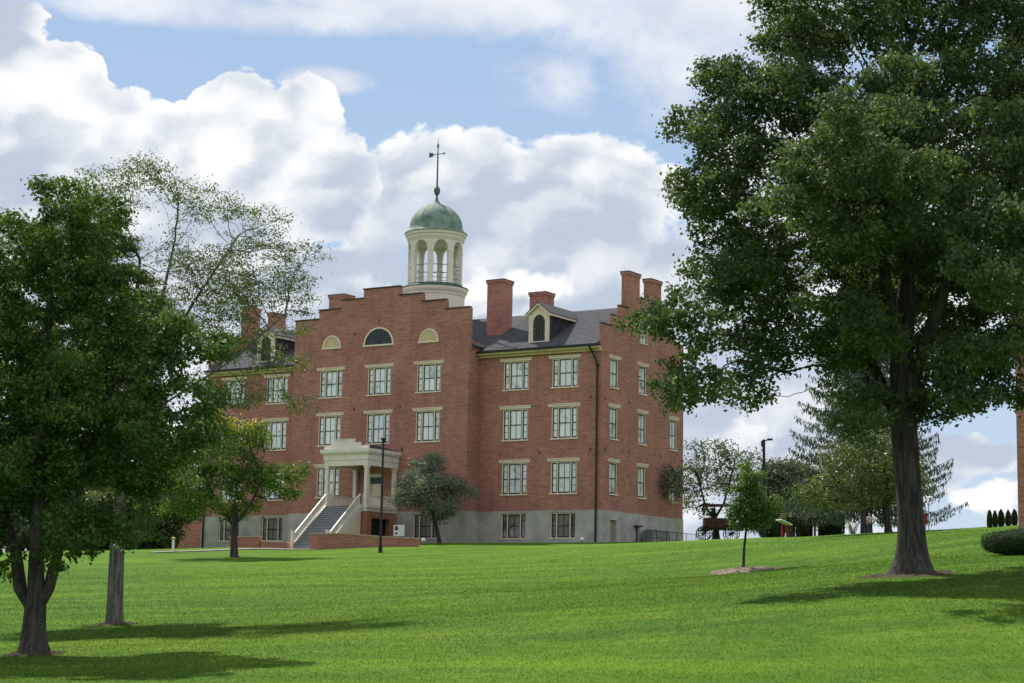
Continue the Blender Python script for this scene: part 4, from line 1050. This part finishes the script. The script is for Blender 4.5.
# ------------------------------------------------------------------ brick retaining walls by the stairs
def low_wall(label, pts, zt, th=.35):
    base = L(pts[0][0], pts[0][1]); root = empty('retaining_wall', (base.x, base.y, 0), -YA); tag(root, label, 'wall', 'low brick walls flanking the stairs')
    m = MB(); k = MB(); ox, oy = pts[0][:2]
    for i in range(len(pts)-1):
        (xa, ya, za), (xb, yb, zb) = pts[i], pts[i+1]
        t = Vector((xb-xa, yb-ya, 0)).normalized(); n = Vector((-t.y, t.x, 0))*th/2
        for mbx, ex, lo, hi in ((m, 0, None, 0), (k, .05, 0.001, .09)):
            q = [];
            for (x, y, z), s_ in (((xa, ya, za), 1), ((xb, yb, zb), 1)):
                for sg in (-1, 1):
                    c_ = Vector((x-ox, y-oy, 0))+n*(sg*(1+ex/th*2))
                    q.append((c_, z))
            bot = [(c_.x, c_.y, (3.8 if lo is None else z+lo)) for c_, z in q]; top = [(c_.x, c_.y, z+hi) for c_, z in q]
            b0 = len(mbx.v); mbx.v += bot+top
            for f in ((0, 1, 3, 2), (4, 6, 7, 5), (0, 2, 6, 4), (1, 5, 7, 3), (0, 4, 5, 1), (2, 3, 7, 6)): mbx.f.append(tuple(b0+i_ for i_ in f)); mbx.mi.append(0)
    m.build('wall', M['brick2'], root); k.build('cap', M['stone'], root)
low_wall('long low brick wall running right from the foot of the stairs', [(-18.15, -9.9, 5.85), (-15.2, -9.9, 5.85), (-11.7, -9.9, 5.6), (-8.9, -9.9, 5.47)], 0)
low_wall('tall low brick wall behind the trunk of the turning tree', [(-26.2, -9.3, 5.72), (-23.4, -9.3, 5.74)], 0)
low_wall('short lower brick wall joining the left newel of the stairs', [(-23.2, -9.3, 5.38), (-20.75, -9.3, 5.3)], 0)

# sign box by the cellar door
p = L(-13.9, -6.0); d = p.y; z = W(399, 536, d).z; q = W(399, 536, d)
sg = empty('sign_board', (q.x, q.y, 0), -YA); tag(sg, 'white board with a small red and black mark standing behind the low wall', 'sign')
a = MB(); a.box(-.48, .48, -.03, .03, z, z+.80); a.build('board', M['lampglass'], sg)
a = MB(); a.box(-.44, -.38, -.0, .05, z-1.2, z-.001); a.build('post', M['steel'], sg); a = MB(); a.box(.38, .44, 0, .05, z-1.2, z-.001); a.build('post', M['steel'], sg)
a = MB(); a.prism([(-.38, z+.42), (-.12, z+.40), (-.06, z+.55), (-.14, z+.72), (-.34, z+.74)], 'y', -.036, -.031); a.build('mark', M['red'], sg)
a = MB(); a.prism([(-.32, z+.46), (-.2, z+.45), (-.16, z+.6), (-.28, z+.66)], 'y', -.042, -.037); a.box(-.34, -.12, -.036, -.031, z+.14, z+.26); a.build('mark', M['black'], sg)

# ------------------------------------------------------------------ lamp posts
def lamp(label, px, pyb, pyt, d, arm, r=.06):
    b = ground(px, pyb, d); root = empty('street_lamp', b); tag(root, label, 'lamp post')
    h = W(px, pyt, d).z-b.z; m = MB(); m.tube([(0, 0, -.3), (0, 0, h)], [r*1.25, r], 10); m.tube([(0, 0, -.1), (0, 0, .5)], r*1.9, 10); m.build('pole', M['black'], root)
    a = MB()
    if arm > 0:
        a.tube([(0, 0, h-.12), (arm*.5, 0, h-.02)], .05, 6); a.box(arm*.4, arm, -.16, .16, h-.06, h+.08); a.box(-.22, -.05, -.1, .1, h-.55, h-.1)
    else: a.box(-.17, .17, -.17, .17, h+.001, h+.1); a.lathe([(.06, h-.28), (.13, h)], 10)
    a.build('lamp_head', M['black'], root)
lamp('slender black lamp post on the lawn in front of the portico', 380.3, 553, 439.5, 128, 0, .075)
lamp('tall lamp post with a flat arm beyond the crest behind the sapling', 764, 539, 439.5, 150, .68, .11)
def bollard(label, px, py, d, h):
    b = ground(px, py, d); root = empty('bollard_light', b); tag(root, label, 'light')
    m = MB(); m.tube([(0, 0, -.1), (0, 0, h)], .05, 8); m.build('post', M['steel'], root)
    m = MB(); m.lathe([(.05, h), (.13, h+.04), (.16, h+.14), (.12, h+.24), (.04, h+.28)], 12); m.build('globe', M['lampglass'], root, smooth=True)
bollard('small white globe light at the right end of the long low brick wall', 423.4, 548, 134, .22)
bollard('tiny white light on the grass in front of the right wing', 582, 543, 134, .1)
b = ground(172.7, 557, 135); root = empty('marker_post', b); tag(root, 'short white post with a yellow cap near the left end of the path', 'post')
m = MB(); m.tube([(0, 0, -.1), (0, 0, .85)], .09, 10); m.build('post', M['lampglass'], root); m = MB(); m.lathe([(.14, .851), (.14, .97), (.05, 1.02)], 10)
M['yellow'] = simple('yellow paint', (.55, .40, .04), .6); m.build('cap', M['yellow'], root)

# railing and hooded lamp at the side of the hall
rb = empty('handrail', L(1.6, 4.5, H(*L(1.6, 4.5).xy)), -YA); tag(rb, 'thin dark metal handrail along the side of the hall', 'railing')
m = MB()
for z in (.35, .95): m.tube([(0, -.5, z), (0, 9.2, z)], .022, 6)
for i in range(7): m.tube([(0, -.5+i*9.7/6, -.3), (0, -.5+i*9.7/6, .97)], .028, 6)
for i in range(60): m.tube([(0, -.4+i*.16, .35), (0, -.4+i*.16, .95)], .008, 4)
m.build('rail', M['black'], rb)
m = MB(); m.box(.04, .35, 5.0, 5.9, 7.0, 7.1); m.box(.04, .12, 5.35, 5.5, 5.3, 6.999); m.build('door_hood', M['coping'], hall)
ac = empty('utility_cabinet', L(.75, 7.2, H(*L(.75, 7.2).xy)), -YA); tag(ac, 'pale grey utility cabinet behind the handrail at the side of the hall', 'cabinet')
m = MB(); m.box(-.4, .4, -1.4, 1.4, -.2, 1.05); m.build('cabinet', M['steel'], ac); m = MB()
for i in range(9): m.box(.401, .42, -1.2+i*.27, -1.1+i*.27, .15, .9)
m.build('louvre', M['concrete'], ac)

# ------------------------------------------------------------------ farm wagon behind the crest
d = 152; b = ground(713, 541, d); root = empty('wagon', b); tag(root, 'old brown wooden wagon with spoked wheels under a thin canopy', 'wagon')
s = d/F; x0, x1 = (703.5-713)*s, (735-713)*s
m = MB(); m.box(x0, x1, -.6, .6, 1.0, 1.75)
for i in range(10): m.box(x0+.1+i*(x1-x0)/10, x0+.16+i*(x1-x0)/10, -.63, -.601, .98, 1.78)
m.build('body', M['wood'], root)
m = MB(); m.box(x0-.2, x1+.2, -.45, .45, .82, .99); m.box(x0-.4, x0+.4, -.08, .08, .7, .8); m.build('frame', M['black'], root)
m = MB(); m.box(x0-.35, x1+.25, -.8, .8, 2.72, 2.80); m.box(x0-.2, x1+.1, -.6, .6, 2.801, 2.87); m.build('canopy', M['wood'], root)
for x in (x0, x1):
    for y in (-.58, .58): m = MB(); m.tube([(x, y, 1.7), (x, y, 2.72)], .03, 6); m.build('canopy_post', M['black'], root)
for x in (x0+.05, x1-.3):
    for y in (-.72, .72):
        m = MB(); rw = .56; m.tube([(x+rw*math.cos(2*math.pi*i/28), y, rw+rw*math.sin(2*math.pi*i/28)) for i in range(29)], .04, 6, False)
        for i in range(12): m.tube([(x, y, rw), (x+rw*math.cos(math.pi*i/6), y, rw+rw*math.sin(math.pi*i/6))], .02, 4)
        wh = m.build('wheel', M['black'], root); m = MB(); m.tube([(x, y-.12, rw), (x, y+.12, rw)], .12, 10); m.build('hub', M['black'], wh)

# red information stand
d = 146; b = ground(785, 539, d); root = empty('information_stand', b, .35); tag(root, 'red posted stand with a white slanted top left of the vine covered pergola', 'sign')
m = MB(); m.box(-.32, -.2, -.06, .06, -.2, 1.25); m.build('post', M['red'], root); m = MB(); m.box(.1, .24, -.06, .06, -.2, 1.15); m.build('post', M['red'], root); m = MB(); m.box(-.199, .099, -.02, .02, .55, .62); m.build('rail', M['red'], root)
m = MB(); m.prism([(-.55, 1.5), (.4, 1.12), (.42, 1.2), (-.53, 1.58)], 'y', -.45, .45); m.build('roof', M['lampglass'], root)

# pergola with vines
d = 156; b = ground(812, 539, d); s = d/F; root = empty('pergola', b); tag(root, 'dark timber pergola topped with pale trailing vines beyond the crest', 'pergola')
hw2 = 26*s; ht = 23*s-.35
for i in range(6):
    for y in (-1.2, 1.2): m = MB(); m.box(-hw2+i*2*hw2/5-.08, -hw2+i*2*hw2/5+.08, y-.08, y+.08, -.2, ht); m.build('post', M['wood'], root)
for y in (-1.2, 1.2): m = MB(); m.box(-hw2-.2, hw2+.2, y-.06, y+.06, ht+.001, ht+.15); m.build('beam', M['wood'], root)
for i in range(12): m = MB(); m.box(-hw2+i*2*hw2/11-.04, -hw2+i*2*hw2/11+.04, -1.5, 1.5, ht+.151, ht+.25); m.build('rafter', M['wood'], root)
for xa, xb in ((-hw2*.55, hw2*.1), (hw2*.3, hw2)): m = MB(); m.box(xa, xb, .9, 1.0, -.2, ht-.02); m.build('inner_shade', M['black'], root)  # black sheets standing in for the shade inside the pergola
RNG = np.random.default_rng(55); n = 9000
C = np.stack([RNG.uniform(-hw2-.3, hw2+.3, n), RNG.normal(0, .9, n), ht+.25+np.abs(RNG.normal(0, .22, n))-.1], 1)
hang = RNG.random(n) < .35; C[hang, 2] -= RNG.random(hang.sum())**2*1.1; C[hang, 1] = np.where(RNG.random(hang.sum()) < .6, -1.45, 1.4)+RNG.normal(0, .12, hang.sum())
lft = C[:, 0] < -hw2*.35; C[lft & hang, 2] -= RNG.random((lft & hang).sum())*.8
quads_mesh('vine', leaves(C, np.tile([0, 0, 1.], (n, 1)), .17, .5, .3), LM['vine'], root, RNG.random(n))
shrub('dark_shrub', 'dark evergreen shrub between the sapling and the red posted stand', 'shrub', ground(772, 540, 152)-Vector((0, 0, .05)), 1.0, 1.0, 1.7, LM['yew'], 3500, .16, None, 2.6, seed=70)
shrub('dark_shrub', 'dark evergreen shrub closing the right end of the pergola', 'shrub', ground(834, 538, 155)-Vector((0, 0, .05)), .8, .8, 1.9, LM['yew'], 3000, .16, None, 2.6, seed=71)
shrub('leafy_shrub', 'broad olive green shrub at the foot of the brick annex', 'shrub', ground(150, 552, 150)-Vector((0, 0, .05)), 2.2, 1.4, 2.0, LM['crab'], 6000, .2, None, 2.4, seed=72)
shrub('leafy_shrub', 'dark broad shrub behind the trunk of the airy tree', 'shrub', ground(112, 554, 152)-Vector((0, 0, .05)), 2.6, 1.5, 2.6, LM['yew'], 7000, .2, None, 2.3, seed=73)
shrub('leafy_shrub', 'wide dark shrub beyond the lawn behind the maple stems', 'shrub', ground(60, 556, 155)-Vector((0, 0, .05)), 3.6, 1.5, 2.4, LM['yew'], 8000, .2, None, 2.3, seed=74)
def wispy(px, py, d, h, label, seed):
    global RNG
    RNG = np.random.default_rng(seed); b = ground(px, py, d); root = empty('wispy_shrub', b); tag(root, label, 'shrub')
    m = MB(); C = []
    for k in range(14):
        a = RNG.uniform(0, 6.28); t = RNG.uniform(.15, .5); e = Vector((math.cos(a)*t*h, math.sin(a)*t*h, h*RNG.uniform(.6, 1)))
        m.tube([(0, 0, -.05), tuple(e*.5+Vector((0, 0, .1*h))), tuple(e)], [.02, .015, .008], 4)
        for q in range(16): tt = RNG.uniform(.3, 1); C.append(np.array(e*tt)+RNG.normal(0, .08, 3))
    m.build('stem', M['bark'], root); C = np.array(C); quads_mesh('foliage', leaves(C, C*0, .15, .5), LM['silver'], root, RNG.random(len(C)))
wispy(853, 537, 135, 1.25, 'thin wispy shrub on the crest left of the person', 81)

# ------------------------------------------------------------------ person (about 23 pixels tall)
def skin(name, verts, edges, rads, mat, parent, sub=2):
    me = bpy.data.meshes.new(name); me.from_pydata(verts, edges, []); o = bpy.data.objects.new(name, me); COL.objects.link(o)
    md = o.modifiers.new('s', 'SKIN'); md.use_smooth_shade = True
    for i, r_ in enumerate(rads): me.skin_vertices[0].data[i].radius = (r_, r_*.85) if not isinstance(r_, tuple) else r_
    me.skin_vertices[0].data[0].use_root = True
    sm = o.modifiers.new('u', 'SUBSURF'); sm.levels = sub; sm.render_levels = sub
    bpy.context.view_layer.update(); dg = bpy.context.evaluated_depsgraph_get()
    nm = bpy.data.meshes.new_from_object(o.evaluated_get(dg)); bpy.data.objects.remove(o)
    return link(name, nm, mat, parent)
d = 141; b = ground(869.5, 537.5, d); per = empty('person', b, .5); tag(per, 'standing person in a pale grey pink shirt and dark blue trousers under the trees', 'person')
bv = [(0, 0, .95), (0, 0, 1.15), (0, 0, 1.38), (0, 0, 1.48), (0, -.01, 1.55), (0, -.02, 1.62), (0, -.01, 1.70),
      (-.18, 0, 1.38), (-.23, .02, 1.12), (-.24, -.06, .88), (.18, 0, 1.38), (.25, .02, 1.12), (.24, -.1, .92),
      (-.09, 0, .9), (-.10, -.02, .5), (-.11, .02, .1), (-.12, -.12, .04), (.09, 0, .9), (.12, -.03, .5), (.14, .02, .1), (.15, -.12, .04), (-.24, -.09, .78), (.24, -.14, .82)]
be = [(0, 1), (1, 2), (2, 3), (3, 4), (4, 5), (5, 6), (2, 7), (7, 8), (8, 9), (2, 10), (10, 11), (11, 12), (0, 13), (13, 14), (14, 15), (15, 16), (0, 17), (17, 18), (18, 19), (19, 20), (9, 21), (12, 22)]
br_ = [.13, .12, .13, .055, .085, .095, .07, .06, .045, .035, .06, .045, .035, .085, .06, .045, .035, .085, .06, .045, .035, .03, .03]
skin('body', bv, be, br_, M['skin'], per)
skin('shirt', [(0, 0, .92), (0, 0, 1.15), (0, 0, 1.37), (0, 0, 1.44), (-.18, 0, 1.37), (-.225, .02, 1.15), (.18, 0, 1.37), (.245, .02, 1.15)], [(0, 1), (1, 2), (2, 3), (2, 4), (4, 5), (2, 6), (6, 7)], [.165, .15, .155, .08, .085, .07, .085, .07], M['shirt'], per)
skin('trousers', [(0, 0, .95), (-.095, 0, .86), (-.105, -.02, .5), (-.115, .02, .08), (.095, 0, .86), (.125, -.03, .5), (.145, .02, .08)], [(0, 1), (1, 2), (2, 3), (0, 4), (4, 5), (5, 6)], [.15, .105, .08, .07, .105, .08, .07], M['jeans'], per)
skin('hair', [(0, .02, 1.68), (0, .05, 1.62)], [(0, 1)], [.095, .085], M['hair'], per)

# red box on a post, seen right of the huge trunk
d = 118; b = ground(925.5, 534, d); s = d/F; root = empty('notice_box', b); tag(root, 'dark red notice box on a post with a metal pole right of the huge trunk', 'sign')
m = MB(); m.tube([(0, 0, -.2), (0, 0, 1.7)], .035, 8); m.build('post', M['steel'], root); m = MB(); m.tube([(.24, .12, -.2), (.24, .12, 1.75)], .03, 8); m.build('pole', M['steel'], root)
m = MB(); m.box(-.15, .14, -.09, .09, .40, 1.02); m.box(-.18, .17, -.11, .11, 1.021, 1.06); m.build('box', M['red'], root)

# ------------------------------------------------------------------ brick house at the right edge
b = ground(1018.6, 534, 88); root = empty('brick_house', (b.x, b.y, 0), -YA); tag(root, 'red brick building with only its left corner inside the right edge', 'building')
g = b.z; hh = 13.4
m = MB(); hz = [(x-.55, x+.55, z, z+1.9) for x in (2.2, 5.2, 8.2, 11.2) for z in (g+1.5, g+4.9, g+8.3)]
us, zs = grid(hz, [0, 13.4], [g-1, g+11.4]); m.slab(us, zs, solid(lambda u, z: True, hz), lambda u, t, z: (u, t, z)); m.box(0, .4, .4, 10, g-1, g+11.4); m.box(13, 13.4, .4, 10, g-1, g+11.4); m.box(.4, 13, 9.6, 10, g-1, g+11.4)
m.build('wall', M['brick'], root)
m = MB(); m.prism([(-.5, g+11.41), (5, g+14.4), (10.5, g+11.41)], 'x', -.02, 13.42); m.build('roof', M['slate'], root)
for a_, b_, c_, e_ in hz:
    m = MB(); m.box(a_, a_+.08, .1, .2, c_, e_); m.box(b_-.08, b_, .1, .2, c_, e_); m.box(a_+.08, b_-.08, .1, .2, e_-.08, e_); m.box(a_-.05, b_+.05, -.06, .2, c_-.08, c_-.001); m.box(a_+.08, b_-.08, .1, .2, (c_+e_)/2-.03, (c_+e_)/2+.03)
    w = m.build('window', M['cream'], root); m = MB(); m.box(a_+.05, b_-.05, .16, .17, c_, e_-.02); m.build('pane', M['pane'], w)

# ------------------------------------------------------------------ sky and sun
SUNV = Vector((-.36, .62, 1.0)).normalized()
el = math.asin(SUNV.z); az = math.atan2(SUNV.x, SUNV.y)     # from +Y towards +X
wd = bpy.data.worlds.new('World'); SC.world = wd; wd.use_nodes = True; t = NT(wd.node_tree)
for n_ in list(t.n): t.n.remove(n_)
sky = t.new('ShaderNodeTexSky', sky_type='NISHITA'); sky.sun_disc = False; sky.sun_elevation = el; sky.sun_rotation = az
sky.air_density = 1.0; sky.dust_density = .6; sky.ozone_density = 1.2
gen = t.new('ShaderNodeTexCoord').outputs['Generated']
sx = t.new('ShaderNodeSeparateXYZ'); t.put(sx.inputs[0], gen); X_, Y_, Z_ = sx.outputs
azm = t.m('MULTIPLY', t.m('ARCTAN2', X_, Y_), 57.2958); elv = t.m('MULTIPLY', t.m('ARCSINE', Z_), 57.2958)
def dirof(px, py):
    v = W(px, py, 1).normalized(); return math.degrees(math.atan2(v.x, v.y)), math.degrees(math.asin(v.z))
PD = 1/33.16    # degrees per pixel near the optical axis
def blob(px, py, rx, ry, amp, power=1.0):
    a, e_ = dirof(px, py)
    dx = t.m('DIVIDE', t.m('SUBTRACT', azm, a), rx*PD); dy = t.m('DIVIDE', t.m('SUBTRACT', elv, e_), ry*PD)
    r2 = t.m('ADD', t.m('MULTIPLY', dx, dx), t.m('MULTIPLY', dy, dy))
    return t.m('MULTIPLY', t.m('EXPONENT', t.m('MULTIPLY', r2, -1)), amp)
def add(*v):
    a = v[0]
    for b_ in v[1:]: a = t.m('ADD', a, b_)
    return a
cvec = t.new('ShaderNodeCombineXYZ'); t.put(cvec.inputs[0], t.m('MULTIPLY', azm, .1)); t.put(cvec.inputs[1], t.m('MULTIPLY', elv, .14)); P0 = cvec.outputs[0]
warp = t.vm('SCALE', t.vm('SUBTRACT', t.noise(P0, 2.2, 3, .5, out=1), (.5, .5, .5)), None); warp.node.inputs['Scale'].default_value = .22
PW = t.vm('ADD', P0, warp)
def fbm(vec, off, sc, det=8, ro=.56): return t.noise(t.mapping(vec, (1, 1, 1), off), sc, det, ro)
def ell(px, py, rx, ry, amp=1.0):
    a, e_ = dirof(px, py)
    dx = t.m('MULTIPLY', t.m('SUBTRACT', azm, a), 1/(rx*PD)); dy = t.m('MULTIPLY', t.m('SUBTRACT', elv, e_), 1/(ry*PD))
    return t.m('MULTIPLY', t.m('SUBTRACT', 1, t.m('MULTIPLY_ADD', dx, dx, t.m('MULTIPLY', dy, dy))), amp)
def union(*v):
    a = v[0]
    for b_ in v[1:]: a = t.m('SMOOTH_MAX', a, b_, .25)
    return t.m('MAXIMUM', a, -2.5)
def puff(vec, sc):
    nd = t.new('ShaderNodeTexVoronoi', feature='SMOOTH_F1', voronoi_dimensions='2D'); t.put(nd.inputs['Vector'], vec)
    nd.inputs['Scale'].default_value = sc; nd.inputs['Smoothness'].default_value = .7; nd.inputs['Detail'].default_value = 0
    return t.m('SUBTRACT', 1, nd.outputs['Distance'])
w2 = t.vm('SCALE', t.vm('SUBTRACT', t.noise(P0, 9, 4, .6, out=1), (.5, .5, .5)), None); w2.node.inputs['Scale'].default_value = .07
PB = t.vm('ADD', PW, w2)
def hgt(vec, det=1): return add(t.m('MULTIPLY', fbm(vec, (0, 0, 0), 3.0, 7, .55), .9), t.m('MULTIPLY', puff(vec, 6.5), .34), t.m('MULTIPLY', puff(vec, 14), .18), t.m('MULTIPLY', puff(vec, 30), .09), t.m('MULTIPLY', t.m('SUBTRACT', t.noise(vec, 26, 4, .6), .5), .22))
h0 = hgt(PB)
def hs(v): return add(t.m('MULTIPLY', fbm(v, (0, 0, 0), 2.4, 5, .5), 1.1), t.m('MULTIPLY', puff(v, 5.5), .30))
ha = hs(PB); h1 = hs(t.vm('ADD', PB, (-.03, .075, 0)))
hn = t.m('SUBTRACT', h0, .86)
relief = t.ss(t.m('SUBTRACT', ha, h1), -.16, .18)
farc = t.ss(t.m('ABSOLUTE', azm), 18, 40)  # extra cloud cover outside the view, added to brighten the ambient light
n0 = fbm(P0, (5, 8, 2), 1.5, 3, .55)
def layer(col, field, bright, edge=.11, na=2.0, rim=.8):
    d_ = t.m('MULTIPLY_ADD', hn, na, field)
    cov_ = t.ss(d_, 0, edge)
    inner = t.ss(d_, .0, rim)
    w_ = add(t.m('MULTIPLY', relief, .50), t.m('MULTIPLY', t.m('SUBTRACT', 1, inner), .30), .12, t.m('MULTIPLY', hn, .35), bright, t.m('MULTIPLY', t.m('SUBTRACT', n0, .5), .9))
    w_ = t.ss(w_, .05, .95)
    c_ = t.mix(w_, tuple(K*x for x in (.50, .575, .69)), tuple(K*x for x in (.97, .975, .98)))
    return t.mix(cov_, col, c_)
K = 7.9
blue = t.mix(t.ss(elv, 0, 24), tuple(K*x for x in (.50, .62, .80)), tuple(K*x for x in (.34, .49, .72)))
skyc = t.mix(.8, sky.outputs[0], blue)
# soft streaks high up
sf = add(t.m('MULTIPLY', t.m('SUBTRACT', fbm(PW, (3.1, 1.7, 0), 2.2, 8, .62),   .5), 5.6), union(ell(430, -6, 330, 34), ell(660, 60, 70, 56), ell(720, 0, 170, 70), ell(120, 5, 60, 14, .6), ell(560, 85, 50, 26, .7), ell(330, 80, 40, 12, .8), ell(240, 12, 200, 18)), t.m('MULTIPLY', farc, 1.5))
scol = t.mix(t.ss(fbm(PW, (1, 2, 3), 2.2, 3, .5), .35, .7), tuple(K*x for x in (.62, .68, .79)), tuple(K*x for x in (.88, .90, .94)))
c1 = t.mix(t.ss(sf, -.9, 1.2, 0, .95), skyc, scol)
fb = union(ell(455, 185, 110, 62), ell(590, 192, 120, 64), ell(540, 300, 260, 140), ell(760, 440, 130, 90), ell(380, 380, 300, 210), ell(640, 480, 330, 120, .8), ell(100, 420, 330, 200), ell(960, 452, 75, 24), ell(840, 250, 220, 150), t.m('SUBTRACT', t.m('MULTIPLY', farc, 2.4), 1.6))
c2 = layer(c1, fb, add(blob(420, 150, 60, 40, .25), blob(600, 150, 110, 34, .2), blob(410, 235, 60, 60, -.35), blob(620, 245, 130, 50, -.28), blob(520, 215, 60, 30, -.15), blob(960, 455, 90, 30, -.5)), .30, 1.6)
fa = union(ell(60, 82, 50, 50), ell(25, 140, 90, 80), ell(8, 40, 46, 50), ell(170, 138, 60, 42), ell(112, 130, 62, 50), ell(258, 172, 46, 36), ell(95, 172, 50, 40), ell(240, 118, 58, 46), ell(305, 120, 46, 50), ell(322, 190, 58, 76), ell(160, 300, 240, 170))
c2 = layer(c2, fa, add(blob(70, 80, 70, 60, .35), blob(220, 120, 120, 60, .3), blob(320, 120, 44, 60, .25), blob(350, 250, 46, 70, -.38), blob(120, 160, 120, 40, .12), blob(20, 180, 80, 40, -.45), blob(8, 30, 50, 40, -.35), blob(200, 220, 120, 30, -.1)), .16, 1.7)
fc = union(ell(505, 286, 44, 24), ell(545, 288, 32, 22), ell(470, 300, 50, 20), ell(1004, 502, 40, 24), ell(975, 500, 30, 12), ell(740, 436, 60, 26, .8))
c2 = layer(c2, fc, add(blob(515, 282, 80, 34, .6), blob(1004, 500, 50, 30, .6)), .6, 2.6, 2.0)
c2 = t.mix(t.ss(elv, -2, .3), tuple(K*x for x in (.2, .25, .16)), c2)
bg = t.new('ShaderNodeBackground'); t.put(bg.inputs[0], c2); bg.inputs[1].default_value = .1
t.l.new(bg.outputs[0], t.new('ShaderNodeOutputWorld').inputs[0])
wd.cycles.sampling_method = 'MANUAL'; wd.cycles.sample_map_resolution = 256
sl = bpy.data.lights.new('sun', 'SUN'); sl.energy = 4.6; sl.angle = R(.5); sl.color = (1, .95, .86)
so = bpy.data.objects.new('sun', sl); COL.objects.link(so); so.rotation_euler = SUNV.to_track_quat('Z', 'Y').to_euler(); so.location = (0, 0, 60)

# ------------------------------------------------------------------ camera
cam = bpy.data.cameras.new('camera'); co = bpy.data.objects.new('camera', cam); COL.objects.link(co); SC.camera = co
cam.sensor_width = 36; cam.lens = F*36/1024; cam.clip_end = 20000; cam.clip_start = .5
co.matrix_world = Matrix.Rotation(math.pi/2+TH, 4, 'X')@Matrix.Rotation(RO, 4, 'Z')
SC.render.resolution_x = 1024; SC.render.resolution_y = 683
SC.view_settings.view_transform = 'Standard'; SC.view_settings.look = 'None'; SC.view_settings.exposure = .42; SC.view_settings.gamma = 1
SC.render.engine = 'CYCLES'
SC.cycles.max_bounces = 4; SC.cycles.diffuse_bounces = 2; SC.cycles.glossy_bounces = 2; SC.cycles.transmission_bounces = 4; SC.cycles.transparent_max_bounces = 4
